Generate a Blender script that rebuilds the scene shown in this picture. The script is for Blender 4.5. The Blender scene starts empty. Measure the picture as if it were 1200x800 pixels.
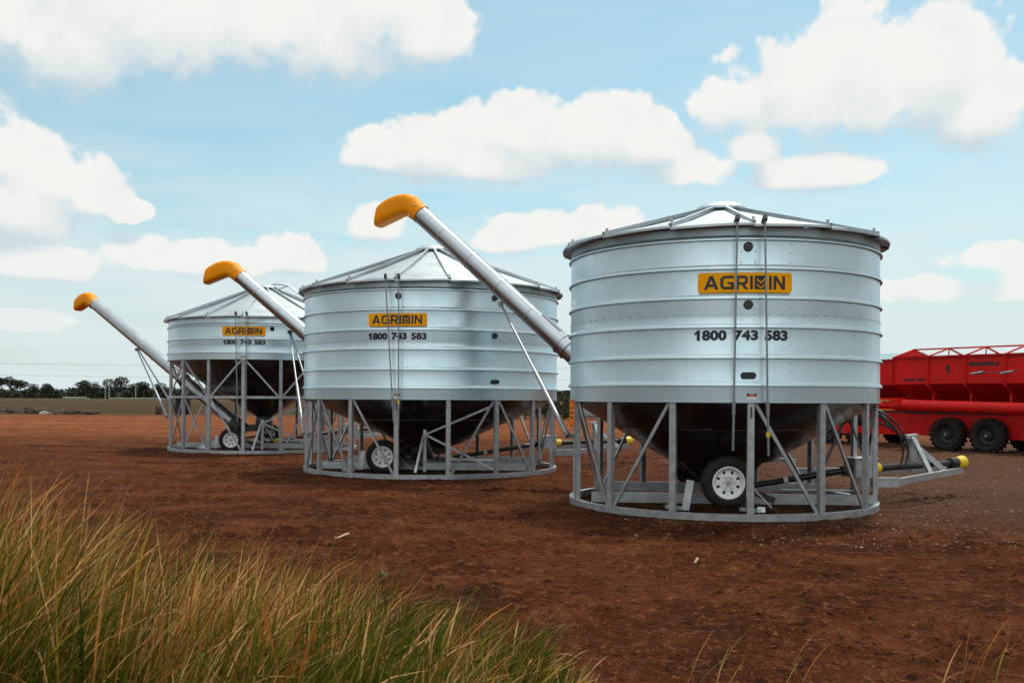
import bpy, bmesh, math, random
import numpy as np
from mathutils import Vector, Matrix, Euler
from mathutils.geometry import tessellate_polygon
PI = math.pi
random.seed(7)
rs = np.random.RandomState(11)
sc = bpy.context.scene
C = sc.collection

# ------------------------------------------------------------------ camera
CAM_H = 1.6
cd = bpy.data.cameras.new('camera'); cam = bpy.data.objects.new('camera', cd); C.objects.link(cam)
cam.location = (0, 0, CAM_H)
cam.rotation_euler = (Matrix.Rotation(PI / 2, 4, 'X') @ Matrix.Rotation(0.0056, 4, 'Z')).to_euler()
cd.sensor_width = 36; cd.lens = 34.08; cd.shift_y = 0.055
cd.clip_start = 0.1; cd.clip_end = 9000
cd.dof.use_dof = True; cd.dof.focus_distance = 14.5; cd.dof.aperture_fstop = 6.5
sc.camera = cam

# ------------------------------------------------------------------ light
SUN_EL = math.radians(66); SUN_AZ = math.radians(28)      # azimuth from +Y towards +X
sd = Vector((math.sin(SUN_AZ) * math.cos(SUN_EL), math.cos(SUN_AZ) * math.cos(SUN_EL), math.sin(SUN_EL)))
ld = bpy.data.lights.new('sun', 'SUN'); ld.energy = 2.6; ld.angle = math.radians(4.5); ld.color = (1, .93, .83)
sun = bpy.data.objects.new('sun', ld); C.objects.link(sun)
sun.rotation_euler = sd.to_track_quat('Z', 'Y').to_euler()
sc.view_settings.view_transform = 'Standard'; sc.view_settings.look = 'None'
sc.view_settings.exposure = 0.22; sc.view_settings.gamma = 1; sc.view_settings.use_curve_mapping = False

# ------------------------------------------------------------------ node helpers
class NT:
    def __init__(s, t): s.t = t; s.n = t.nodes; s.l = t.links
    def new(s, ty, **kw):
        n = s.n.new(ty)
        for k, v in kw.items(): setattr(n, k, v)
        return n
    def put(s, sock, v):
        if isinstance(v, bpy.types.NodeSocket): s.l.new(v, sock)
        elif v is not None: sock.default_value = v
    def m(s, op, a, b=None, c=None, clamp=False):
        n = s.new('ShaderNodeMath', operation=op, use_clamp=clamp)
        for i, v in enumerate((a, b, c)): s.put(n.inputs[i], v)
        return n.outputs[0]
    def vm(s, op, a, b=None, c=None):
        n = s.new('ShaderNodeVectorMath', operation=op)
        for i, v in enumerate((a, b, c)):
            if v is not None: s.put(n.inputs[i], v)
        return n.outputs[1] if op in ('LENGTH', 'DISTANCE', 'DOT_PRODUCT') else n.outputs[0]
    def noise(s, vec, scale, detail=4, rough=.55, lac=2.0, dist=0.0):
        n = s.new('ShaderNodeTexNoise'); s.put(n.inputs['Vector'], vec)
        n.inputs['Scale'].default_value = scale; n.inputs['Detail'].default_value = detail
        n.inputs['Roughness'].default_value = rough; n.inputs['Distortion'].default_value = dist
        return n.outputs['Fac']
    def ramp(s, v, a, b, c=0., d=1., smooth=True):
        n = s.new('ShaderNodeMapRange', interpolation_type='SMOOTHSTEP' if smooth else 'LINEAR')
        s.put(n.inputs[0], v)
        for i, x in enumerate((a, b, c, d)): s.put(n.inputs[i + 1], x)
        return n.outputs[0]
    def mix(s, f, a, b, mode='MIX'):
        n = s.new('ShaderNodeMix', data_type='RGBA', blend_type=mode)
        s.put(n.inputs[0], f)
        for k, v in ((6, a), (7, b)):
            if isinstance(v, (tuple, list)): v = tuple(v) + ((1,) if len(v) == 3 else ())
            s.put(n.inputs[k], v)
        return n.outputs[2]

# ------------------------------------------------------------------ world: Nishita sky + cumulus
FX, FY = 1136.0, 466.0
def direc(px, py):                       # azimuth / elevation of a cloud seen from the yard
    x = (px - 600) / FX; y = (FY - py) / FX
    return math.atan2(x, 1), math.atan2(y, math.hypot(1, x))
clouds = [  # position and half size of each cumulus lobe, in degrees-like units
    (40, 35, 150, 66), (200, 20, 170, 70), (330, 30, 150, 66), (450, 5, 110, 62), (120, -10, 240, 75), (500, 40, 55, 48),
    (15, 190, 55, 44), (60, 215, 66, 44), (5, 245, 85, 48), (100, 232, 34, 30), (148, 250, 28, 14),
    (30, 310, 85, 26), (165, 302, 62, 26), (232, 305, 62, 24), (335, 302, 42, 26), (285, 310, 60, 20),
    (438, 178, 46, 30), (515, 172, 70, 42), (600, 155, 78, 52), (690, 158, 82, 50), (765, 168, 52, 36), (560, 190, 120, 30),
    (440, 262, 38, 30), (640, 270, 75, 26), (700, 262, 60, 24), (600, 282, 60, 18),
    (860, 112, 62, 56), (930, 98, 90, 62), (1010, 80, 110, 66), (1090, 78, 95, 66), (1170, 120, 80, 54), (980, 125, 150, 46), (1240, 110, 90, 60),
    (820, 198, 66, 26), (880, 170, 48, 26), (960, 198, 105, 26), (1150, 300, 50, 18), (1090, 335, 70, 17), (30, 378, 44, 15),
    (1230, 330, 90, 22), (-90, 120, 90, 50), (-150, 300, 100, 34),
]
w = bpy.data.worlds.new('World'); sc.world = w; w.use_nodes = True
W = NT(w.node_tree); W.n.clear()
g = bpy.data.node_groups.new('cloud_density', 'ShaderNodeTree')
g.interface.new_socket('P', in_out='INPUT', socket_type='NodeSocketVector')
g.interface.new_socket('D', in_out='OUTPUT', socket_type='NodeSocketFloat'); g.interface.new_socket('B', in_out='OUTPUT', socket_type='NodeSocketFloat')
G = NT(g); gi = G.new('NodeGroupInput'); go = G.new('NodeGroupOutput'); P = gi.outputs[0]
acc = None
for (px, py, rx, ry) in clouds:
    a, e = direc(px, py); ia = FX / rx * 1.0; ie = FX / ry * 1.0
    q = G.vm('MULTIPLY_ADD', P, (ia, ie, 0), (-a * ia, -e * ie, 0))
    L = G.vm('DOT_PRODUCT', q, q)
    acc = L if acc is None else G.m('SMOOTH_MIN', acc, L, .35)
body = G.m('SUBTRACT', 1.0, acc)
body = G.m('MAXIMUM', body, -1.6)
# free cloud cover away from the named lobes (behind the camera and overhead)
sepg = G.new('ShaderNodeSeparateXYZ'); G.put(sepg.inputs[0], P)
far1 = G.ramp(G.m('ABSOLUTE', sepg.outputs[0]), .62, .85); far2 = G.ramp(sepg.outputs[1], .42, .60)
far = G.m('MAXIMUM', far1, far2)
big = G.m('MULTIPLY_ADD', G.noise(P, 2.6, 3, .5), 5.0, -1.55)
body = G.m('MAXIMUM', body, G.m('ADD', big, G.m('MULTIPLY_ADD', far, 3.0, -3.0)))
body = G.m('MAXIMUM', body, G.m('MULTIPLY_ADD', far2, 2.6, -1.7))  # unseen overcast overhead, added to brighten the beads on the walls
n1 = G.m('MULTIPLY_ADD', G.noise(P, 11, 7, .60, dist=.2), 3.1, -1.40)
v = G.new('ShaderNodeTexVoronoi', feature='SMOOTH_F1'); G.put(v.inputs['Vector'], P); v.inputs['Scale'].default_value = 34; v.inputs['Smoothness'].default_value = .5
try: v.inputs['Detail'].default_value = 2.0
except Exception: pass
n2 = G.m('MULTIPLY_ADD', v.outputs['Distance'], -.8, .42)
G.put(go.inputs[0], G.m('ADD', G.m('ADD', body, n1), n2)); G.put(go.inputs[1], G.m('ADD', G.m('MULTIPLY', n1, .35), body))
tc = W.new('ShaderNodeTexCoord'); sep = W.new('ShaderNodeSeparateXYZ'); W.put(sep.inputs[0], tc.outputs['Generated'])
az = W.m('ARCTAN2', sep.outputs[0], sep.outputs[1]); el = W.m('ARCSINE', sep.outputs[2])
cmb = W.new('ShaderNodeCombineXYZ'); W.put(cmb.inputs[0], az); W.put(cmb.inputs[1], el)
def dens(vec):
    n = W.new('ShaderNodeGroup'); n.node_tree = g; W.put(n.inputs[0], vec); return n.outputs
(d0, b0_) = dens(cmb.outputs[0]); (d1, b1_) = dens(W.vm('ADD', cmb.outputs[0], (.004, .026, 0)))
sky = W.new('ShaderNodeTexSky', sky_type='NISHITA'); sky.sun_disc = False
sky.sun_elevation = SUN_EL; sky.sun_rotation = SUN_AZ; sky.air_density = 1.0; sky.dust_density = 1.5; sky.ozone_density = 1.0
hs = W.new('ShaderNodeHueSaturation'); hs.inputs['Hue'].default_value = .478; hs.inputs['Saturation'].default_value = .92; hs.inputs['Value'].default_value = 1.0
W.put(hs.inputs['Color'], sky.outputs[0])
skyc = W.mix(1.0, hs.outputs[0], (1.02, 1.22, 1.17), 'MULTIPLY')
# thin high veil, denser towards the horizon
strw = W.vm('MULTIPLY', cmb.outputs[0], (2.2, 13, 1))
veil = W.m('MULTIPLY', W.ramp(W.noise(strw, 2.2, 5, .55), .22, .62), W.ramp(el, .04, .30, .95, .18))
skyc = W.mix(veil, skyc, (6.6, 7.25, 7.35))
hz = W.ramp(el, -.02, .20, .85, 0.0)
skyc = W.mix(hz, skyc, (5.9, 6.9, 7.0))
low = W.ramp(el, .03, .16, .45, 1.0)
sh = W.ramp(W.m('SUBTRACT', b1_, b0_), -.22, .62)       # how much cloud stands above this bit of cloud
core = W.ramp(d1, .5, 2.2, 0, 1); mask = W.ramp(d0, -.22, W.m('MULTIPLY_ADD', sh, .75, .22))
shade = W.m('ADD', W.m('MULTIPLY', sh, .95), W.m('MULTIPLY', core, .12))
fine = W.noise(cmb.outputs[0], 22, 6, .6)
shade = W.m('ADD', shade, W.m('MULTIPLY_ADD', fine, .8, -.38), clamp=True)
cl = W.mix(shade, (7.8, 7.8, 7.5), (5.0, 5.95, 6.45))
mask = W.m('MULTIPLY', mask, low)
fin = W.mix(mask, skyc, cl)
below = W.ramp(el, -.03, -.005, 1, 0)
fin = W.mix(below, fin, (1.2, .8, .6))
aaz = W.m('ABSOLUTE', az)      # unseen sky, added: darker sides, brighter rear and overhead to shape wall reflections
side_ = W.m('MULTIPLY', W.ramp(aaz, .75, 1.35), W.ramp(aaz, 2.75, 2.15)); side_ = W.m('MULTIPLY', side_, W.ramp(el, 1.1, .5))
dark = W.m('MULTIPLY_ADD', side_, -.33, 1.0); dark = W.m('ADD', dark, W.m('MULTIPLY', W.ramp(aaz, 2.2, 2.9), W.ramp(el, .10, .45, -.06, .50)))
dark = W.m('ADD', dark, W.ramp(el, .55, .95, 0, .18))
fin = W.vm('SCALE', fin, None); W.put(fin.node.inputs[3], dark)
bg = W.new('ShaderNodeBackground'); W.put(bg.inputs[0], fin); bg.inputs[1].default_value = .1
w.cycles.sampling_method = 'MANUAL'; w.cycles.sample_map_resolution = 512
sc.cycles.use_adaptive_sampling = True; sc.cycles.adaptive_threshold = .03; sc.cycles.max_bounces = 6; sc.cycles.diffuse_bounces = 3; sc.cycles.glossy_bounces = 4; sc.cycles.transmission_bounces = 3
wo = W.new('ShaderNodeOutputWorld'); W.l.new(bg.outputs[0], wo.inputs[0])

# ------------------------------------------------------------------ materials
def mat(name, col, rough=.5, metal=0., var=0.0, vscale=6.0, bump=0.0, bscale=40., col2=None, spec=.5, coat=0., stretch=None):
    m = bpy.data.materials.new(name); m.use_nodes = True
    T = NT(m.node_tree); b = T.n['Principled BSDF']
    b.inputs['Roughness'].default_value = rough; b.inputs['Metallic'].default_value = metal
    b.inputs['Specular IOR Level'].default_value = spec
    b.inputs['Coat Weight'].default_value = coat
    co = T.new('ShaderNodeTexCoord').outputs['Object']
    if stretch: co = T.vm('MULTIPLY', co, stretch)
    if var or col2:
        f = T.ramp(T.noise(co, vscale, 5, .6), .3, .7)
        c2 = col2 or tuple(c * (1 - var) for c in col)
        T.put(b.inputs['Base Color'], T.mix(f, col, c2))
        r = T.m('MULTIPLY_ADD', T.noise(co, vscale * 2.3, 4, .6), .22, rough - .11)
        T.put(b.inputs['Roughness'], r)
    else:
        b.inputs['Base Color'].default_value = tuple(col) + (1,)
    if bump:
        bn = T.new('ShaderNodeBump'); bn.inputs['Strength'].default_value = bump; bn.inputs['Distance'].default_value = .01
        T.put(bn.inputs['Height'], T.noise(co, bscale, 4, .6)); T.l.new(bn.outputs[0], b.inputs['Normal'])
    m['_b'] = 1
    return m
def wall_mat():
    m = bpy.data.materials.new('zinc_sheet'); m.use_nodes = True
    T = NT(m.node_tree); b = T.n['Principled BSDF']; co = T.new('ShaderNodeTexCoord').outputs['Object']
    sp = T.noise(co, 55, 3, .6); cl_ = T.ramp(T.noise(co, .9, 4, .6), .35, .68)
    stv = T.noise(T.vm('MULTIPLY', co, (7, 7, .35)), 1.5, 5, .6)
    c = T.mix(cl_, (.57, .71, .765), (.48, .62, .675))
    c = T.mix(T.m('MULTIPLY', T.ramp(sp, .35, .7), .22), c, (.37, .47, .52))
    c = T.mix(T.m('MULTIPLY', T.ramp(stv, .52, .74), .22), c, (.40, .42, .42))
    T.put(b.inputs['Base Color'], c)
    b.inputs['Metallic'].default_value = .92
    T.put(b.inputs['Roughness'], T.m('MULTIPLY_ADD', T.noise(co, 3, 5, .7), .22, .24))
    bn = T.new('ShaderNodeBump'); bn.inputs['Strength'].default_value = .35; bn.inputs['Distance'].default_value = .012
    T.put(bn.inputs['Height'], T.m('ADD', T.noise(co, 1.6, 3, .5), T.m('MULTIPLY', sp, .03))); T.l.new(bn.outputs[0], b.inputs['Normal'])
    return m
M = {}
M['wall'] = wall_mat()
M['roof'] = mat('roof_zinc', (.46, .53, .565), .46, .85, .22, 1.2, .2, 5)
M['post'] = mat('galvanised_post', (.50, .54, .57), .40, .75, .3, 9, .1, 60)
M['rod'] = mat('bright_rod', (.30, .34, .37), .42, .8, .15, 9)
M['tube'] = mat('auger_steel', (.46, .51, .545), .27, .95, .15, 1.2, .06, 2)
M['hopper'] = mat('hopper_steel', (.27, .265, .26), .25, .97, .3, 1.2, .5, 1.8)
M['orange'] = mat('orange_plastic', (1.0, .34, .0), .5, 0, .10, 5, 0.05, 30, spec=.2)
M['decal'] = mat('decal_amber', (1.0, .43, .0), .5, 0, .06, 4, spec=.12)
M['black'] = mat('black_vinyl', (.012, .016, .02), .4)
M['rubber'] = mat('tyre_rubber', (.012, .012, .012), .75, 0, .3, 12, .3, 60, col2=(.024, .019, .015), spec=.3)
M['rim'] = mat('white_rim', (.86, .89, .91), .35, .0, .1, 12)
M['dark'] = mat('dark_steel', (.05, .05, .052), .5, .5, .3, 10)
M['plastic'] = mat('black_plastic', (.015, .015, .016), .38, 0, .3, 12)
M['yellow'] = mat('yellow_guard', (.80, .55, .02), .45, 0, .15, 20)
M['red'] = mat('red_paint', (.66, .006, .006), .45, 0, .2, 1.8, spec=.25, col2=(.46, .014, .010))
M['darkred'] = mat('dark_red_paint', (.42, .005, .006), .55, 0, .2, 2.5, spec=.2)
M['teal'] = mat('blue_tarp', (.22, .36, .40), .6, 0, .2, 5)
M['warn'] = mat('warning_orange', (.85, .20, .01), .45)
M['white'] = mat('white_vinyl', (.75, .75, .73), .5)
M['bolt'] = mat('bolt_zinc', (.5, .5, .5), .4, .8)
M['glass'] = mat('sight_glass_black', (.01, .012, .014), .15)
M['bark'] = mat('bark', (.10, .075, .055), .9, 0, .4, 12, .5, 30)
M['leaf'] = mat('gum_leaf', (.028, .036, .022), .8, 0, .5, .8, col2=(.055, .062, .040), spec=.15)
M['bush'] = mat('bush_leaf', (.030, .042, .018), .8, 0, .5, 1.2, col2=(.075, .075, .035), spec=.15)
M['wood'] = mat('weathered_pole', (.35, .34, .32), .8, 0, .3, 8)
M['rock'] = mat('field_rock', (.085, .055, .04), .9, 0, .5, 3, .6, 12, col2=(.035, .030, .022), spec=.1)
M['paleRock'] = mat('pale_rock', (.34, .30, .25), .9, 0, .3, 5, .5, 12)
M['clod'] = mat('clod', (.15, .052, .023), .95, 0, .5, 3, .5, 30, col2=(.05, .019, .010), spec=.05)
M['pebble'] = mat('pebble', (.30, .22, .17), .85, 0, .4, 9)
M['ibc'] = mat('cloudy_tank', (.62, .66, .70), .35, 0, .1, 3)
M['shed'] = mat('pale_sheet', (.22, .22, .20), .6, 0, .2, .3)
M['husk'] = mat('dry_husk', (.50, .42, .30), .8)
M['weed'] = mat('weed_green', (.05, .10, .012), .6)
M['wire'] = mat('wire', (.12, .12, .12), .6)

# ------------------------------------------------------------------ mesh builder
class MB:
    def __init__(s): s.v = []; s.f = []
    def add(s, v, f):
        o = len(s.v); s.v.extend([tuple(p) for p in v]); s.f.extend([tuple(i + o for i in q) for q in f]); return s
    def box(s, c, d, R=None):
        c = Vector(c); hx, hy, hz = d[0] / 2, d[1] / 2, d[2] / 2
        pts = [Vector((x, y, z)) for z in (-hz, hz) for x, y in ((-hx, -hy), (hx, -hy), (hx, hy), (-hx, hy))]
        if R is not None: pts = [R @ p for p in pts]
        return s.add([p + c for p in pts], [(3, 2, 1, 0), (4, 5, 6, 7), (0, 1, 5, 4), (1, 2, 6, 5), (2, 3, 7, 6), (3, 0, 4, 7)])
    def bar(s, a, b, wd, ht, up=(0, 0, 1)):
        a = Vector(a); b = Vector(b); z = (b - a); L = z.length; z.normalize()
        x = Vector(up).cross(z)
        if x.length < 1e-4: x = Vector((1, 0, 0)).cross(z)
        x.normalize(); y = z.cross(x)
        R = Matrix((x, y, z)).transposed()
        return s.box((a + b) / 2, (wd, ht, L), R)
    def tube(s, pts, r, n=12, caps=True):
        pts = [Vector(p) for p in pts]; rr = r if isinstance(r, (list, tuple)) else [r] * len(pts)
        vs = []; prev = None
        for i, p in enumerate(pts):
            t = (pts[min(i + 1, len(pts) - 1)] - pts[max(i - 1, 0)]).normalized()
            if prev is None:
                x = t.cross(Vector((0, 0, 1)))
                if x.length < 1e-3: x = t.cross(Vector((1, 0, 0)))
            else: x = prev - t * prev.dot(t)
            x.normalize(); prev = x; y = t.cross(x)
            vs += [p + (x * math.cos(2 * PI * k / n) + y * math.sin(2 * PI * k / n)) * rr[i] for k in range(n)]
        fs = []
        for i in range(len(pts) - 1):
            for k in range(n):
                a = i * n + k; b = i * n + (k + 1) % n; fs.append((a, b, b + n, a + n))
        if caps: fs.append(tuple(range(n))[::-1]); fs.append(tuple((len(pts) - 1) * n + k for k in range(n)))
        return s.add(vs, fs)
    def lathe(s, prof, n=96, M4=None, close=False, a0=0.):
        vs = []
        for (r, z) in prof:
            for k in range(n):
                a = a0 + 2 * PI * k / n; p = Vector((r * math.cos(a), r * math.sin(a), z)); vs.append(M4 @ p if M4 else p)
        m_ = len(prof); fs = []
        for i in range(m_ if close else m_ - 1):
            j = (i + 1) % m_
            for k in range(n):
                k2 = (k + 1) % n; fs.append((i * n + k, i * n + k2, j * n + k2, j * n + k))
        return s.add(vs, fs)
    def build(s, name, m, parent=None, smooth=True, ang=32, bevel=0.):
        me = bpy.data.meshes.new(name); me.from_pydata(s.v, [], s.f); me.update()
        bm = bmesh.new(); bm.from_mesh(me)
        if len(s.f) < 60000: bmesh.ops.recalc_face_normals(bm, faces=bm.faces)
        if bevel: bmesh.ops.bevel(bm, geom=bm.edges[:] , offset=bevel, segments=2, affect='EDGES')
        bm.to_mesh(me); bm.free()
        if smooth:
            me.polygons.foreach_set('use_smooth', [True] * len(me.polygons)); me.set_sharp_from_angle(angle=math.radians(ang))
        me.materials.append(m if isinstance(m, bpy.types.Material) else M[m])
        o = bpy.data.objects.new(name, me); C.objects.link(o)
        if parent: o.parent = parent
        return o
def tag(o, label=None, cat=None, group=None, kind=None):
    for k, v_ in (('label', label), ('category', cat), ('group', group), ('kind', kind)):
        if v_: o[k] = v_
    return o
def empty(name, loc=(0, 0, 0), rz=0.):
    o = bpy.data.objects.new(name, None); o.location = loc; o.rotation_euler = (0, 0, rz); o.empty_display_size = .3; C.objects.link(o); return o

# ------------------------------------------------------------------ numpy value noise
def vnoise(x, y, seed=0):
    xi = np.floor(x).astype(np.int64); yi = np.floor(y).astype(np.int64); xf = x - xi; yf = y - yi
    def h(a, b):
        n = (a * 374761393 + b * 668265263 + seed * 1442695) & 0xffffffff
        n = ((n ^ (n >> 13)) * 1274126177) & 0xffffffff
        return ((n ^ (n >> 16)) & 0xffff) / 65535.0
    u = xf * xf * (3 - 2 * xf); v_ = yf * yf * (3 - 2 * yf)
    return (h(xi, yi) * (1 - u) + h(xi + 1, yi) * u) * (1 - v_) + (h(xi, yi + 1) * (1 - u) + h(xi + 1, yi + 1) * u) * v_
def fbm(x, y, oct=4, seed=0):
    a = 0; s_ = 1.; tot = 0
    for i in range(oct): a = a + s_ * vnoise(x * 2 ** i, y * 2 ** i, seed + i); tot += s_; s_ *= .5
    return a / tot
def ground_h(x, y):
    d = np.hypot(x, y); k = np.clip((d - 2) / 3, 0, 1) * np.clip((140 - d) / 60, 0, 1)
    hgt = (fbm(x * .35, y * .35, 3, 1) - .5) * .05 + (fbm(x * 1.9, y * 1.9, 3, 9) - .5) * .035
    r = fbm(x * 6.5, y * 6.5, 3, 21); hgt += np.clip(r - .47, 0, 1) * .15 * np.clip((fbm(x * .8, y * .8, 2, 31) - .42) * 6, 0, 1)
    hgt += (fbm(x * 17, y * 17, 2, 41) - .5) * .020
    # faint wheel ruts curving across the yard
    for (cx, cy, R) in ((4, -22, 31.2), (4, -22, 33.0), (-20, 40, 33.5), (-20, 40, 35.3)):
        q = np.hypot(x - cx, y - cy) - R
        hgt += -.022 * np.exp(-(q / .16) ** 2) + .014 * np.exp(-((np.abs(q) - .3) / .1) ** 2)
    # level pads under the bins
    for (cx, cy, R) in ((3.21, 14.97, 2.4), (-1.8, 21.64, 2.9), (-7.56, 29.69, 2.9)):
        q = np.hypot(x - cx, y - cy); hgt = hgt * (1 - .75 * np.exp(-(np.clip(q - R, 0, 9) / .35) ** 2)) 
    for (cx, cy, R) in ((3.21, 14.97, 2.30), (-1.8, 21.64, 2.78), (-7.56, 29.69, 2.79)):
        q = np.hypot(x - cx, y - cy) - R; hgt += np.exp(-(q / .16) ** 2) * np.clip(fbm(x * 2.3, y * 2.3, 3, 77) - .42, 0, 1) * .09
    hgt = hgt - .012
    return hgt * k

def build_ground():
    ang = np.concatenate([np.radians(np.arange(-36, 36.01, .085)), np.radians(np.arange(40, 322, 4.0))])
    rad = [.4]
    while rad[-1] < 3.2: rad.append(rad[-1] * 1.25)
    while rad[-1] < 70: rad.append(rad[-1] * 1.0065)
    while rad[-1] < 6000: rad.append(rad[-1] * 1.09)
    rad = np.array(rad); na = len(ang); nr = len(rad)
    A, Rr = np.meshgrid(ang, rad); X = np.sin(A) * Rr; Y = np.cos(A) * Rr; Z = ground_h(X, Y)
    co = np.stack([X, Y, Z], -1).reshape(-1, 3)
    co = np.vstack([co, [[0, 0, 0]]])
    i, j = np.meshgrid(np.arange(nr - 1), np.arange(na), indexing='ij'); j2 = (j + 1) % na
    q = np.stack([i * na + j, (i + 1) * na + j, (i + 1) * na + j2, i * na + j2], -1).reshape(-1, 4)[:, ::-1]
    c = len(co) - 1
    tri = np.array([(c, k, (k + 1) % na) for k in range(na)])[:, ::-1]
    me = bpy.data.meshes.new('ground'); nf = len(q) + len(tri)
    me.vertices.add(len(co)); me.vertices.foreach_set('co', co.ravel())
    me.loops.add(q.size + tri.size); me.loops.foreach_set('vertex_index', np.concatenate([q.ravel(), tri.ravel()]))
    me.polygons.add(nf)
    st = np.concatenate([np.arange(len(q)) * 4, len(q) * 4 + np.arange(len(tri)) * 3])
    me.polygons.foreach_set('loop_start', st)
    me.update(calc_edges=True); me.validate()
    me.polygons.foreach_set('use_smooth', [True] * len(me.polygons))
    if me.polygons[0].normal.z < 0: me.flip_normals()
    m = bpy.data.materials.new('red_soil'); m.use_nodes = True
    T = NT(m.node_tree); b = T.n['Principled BSDF']; b.inputs['Specular IOR Level'].default_value = .03
    P = T.new('ShaderNodeTexCoord').outputs['Object']; s3 = T.new('ShaderNodeSeparateXYZ'); T.put(s3.inputs[0], P); x, y = s3.outputs[0], s3.outputs[1]
    n_big = T.noise(P, .16, 5, .6); n_mid = T.noise(P, 1.1, 6, .62); n_fin = T.noise(P, 9, 8, .7); n_grit = T.noise(P, 60, 3, .7)
    c = T.mix(T.ramp(n_big, .32, .68), (.056, .018, .009), (.118, .038, .016))
    c = T.mix(T.m('MULTIPLY', T.ramp(n_mid, .42, .72), .8), c, (.205, .074, .030))
    c = T.mix(T.m('MULTIPLY', T.ramp(n_mid, .45, .28), .6), c, (.034, .017, .012))
    n_cr = T.noise(P, 5.5, 12, .80); c = T.mix(T.m('MULTIPLY', T.ramp(n_cr, .54, .60), .50), c, (.20, .080, .036))
    c = T.mix(T.m('MULTIPLY', T.ramp(n_cr, .46, .40), .70), c, (.020, .009, .006))
    c = T.mix(T.m('MULTIPLY', T.ramp(n_fin, .56, .61), .60), c, (.27, .120, .060))
    c = T.mix(T.m('MULTIPLY', T.ramp(n_fin, .45, .37), .8), c, (.018, .009, .007))
    # gravelly crushed-rock apron to the right
    gx = T.m('ADD', T.m('ADD', x, T.m('MULTIPLY', y, -.06)), T.m('MULTIPLY_ADD', n_mid, 5, -2.5))
    gv = T.m('MULTIPLY', T.ramp(gx, 1.5, 6.5), T.m('MULTIPLY', T.ramp(y, 10, 14), .75))
    grav = T.mix(T.ramp(n_grit, .35, .68), (.055, .034, .026), (.20, .130, .095))
    c = T.mix(gv, c, grav)
    # lighter dirt further off, with cloud-gap sunlight put into its colour, then worked field
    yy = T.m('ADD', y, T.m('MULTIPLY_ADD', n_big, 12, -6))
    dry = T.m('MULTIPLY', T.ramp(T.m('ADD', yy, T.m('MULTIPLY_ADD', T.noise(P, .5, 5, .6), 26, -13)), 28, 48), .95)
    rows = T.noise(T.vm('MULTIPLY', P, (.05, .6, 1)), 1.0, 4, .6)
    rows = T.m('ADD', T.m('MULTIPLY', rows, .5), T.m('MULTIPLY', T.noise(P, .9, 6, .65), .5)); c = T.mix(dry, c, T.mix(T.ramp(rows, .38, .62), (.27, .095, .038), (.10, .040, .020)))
    fy = T.m('ADD', y, T.m('MULTIPLY_ADD', n_mid, 4, -2))
    fld = T.ramp(fy, 76, 84)
    fr = T.noise(T.vm('MULTIPLY', P, (.02, .22, 1)), 1.0, 5, .65)
    fc = T.mix(T.ramp(fr, .35, .65), (.080, .047, .024), (.036, .027, .013))
    fc = T.mix(T.ramp(y, 120, 420), fc, (.070, .050, .030))
    c = T.mix(1.0, c, T.mix(T.ramp(y, 24, 48), (.71, .67, .61), (.92, .88, .82)), 'MULTIPLY'); c = T.mix(fld, c, fc)
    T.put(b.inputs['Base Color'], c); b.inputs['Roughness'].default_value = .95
    bn = T.new('ShaderNodeBump'); bn.inputs['Strength'].default_value = .9; bn.inputs['Distance'].default_value = .03
    hh = T.m('ADD', T.m('ADD', T.m('MULTIPLY', n_fin, 1.0), T.m('MULTIPLY', n_grit, .35)), T.m('MULTIPLY', n_cr, 2.0)); T.put(bn.inputs['Height'], hh)
    T.l.new(bn.outputs[0], b.inputs['Normal'])
    me.materials.append(m)
    o = bpy.data.objects.new('ground', me); C.objects.link(o); tag(o, 'red brown bare dirt yard running out to a field', 'ground', kind='structure')
build_ground()

# ------------------------------------------------------------------ lettering
def wrap(vs, R, th0):                      # flat (u,v,w) -> bent round a bin wall of radius R
    return [((R + w_) * math.sin(th0 + u / R), -(R + w_) * math.cos(th0 + u / R), v_) for (u, v_, w_) in vs]
def text_mesh(txt, height, bold=.012, space=1.0):
    cu = bpy.data.curves.new('txt', 'FONT'); cu.body = txt; cu.align_x = 'CENTER'; cu.size = height / .70; cu.offset = bold * height * 2.2
    cu.space_character = space; cu.resolution_u = 4
    o = bpy.data.objects.new('txt', cu); C.objects.link(o); bpy.context.view_layer.update()
    me = bpy.data.meshes.new_from_object(o)
    vs = [tuple(v_.co) for v_ in me.vertices]; fs = [tuple(p.vertices) for p in me.polygons]
    bpy.data.objects.remove(o); bpy.data.curves.remove(cu); bpy.data.meshes.remove(me)
    return vs, fs
def fit_text(txt, width, height, bold=.012, space=1.0):
    vs, fs = text_mesh(txt, height, bold, space)
    x0 = min(p[0] for p in vs); x1 = max(p[0] for p in vs); y0 = min(p[1] for p in vs); y1 = max(p[1] for p in vs)
    return [((p[0] - (x0 + x1) / 2) * width / (x1 - x0), (p[1] - (y0 + y1) / 2) * height / (y1 - y0), 0) for p in vs], fs
def poly(loops):
    L = [[Vector((a, b, 0)) for a, b in l] for l in loops]; flat = [p for l in L for p in l]
    return [tuple(p) for p in flat], [tuple(t) for t in tessellate_polygon(L)]
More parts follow.
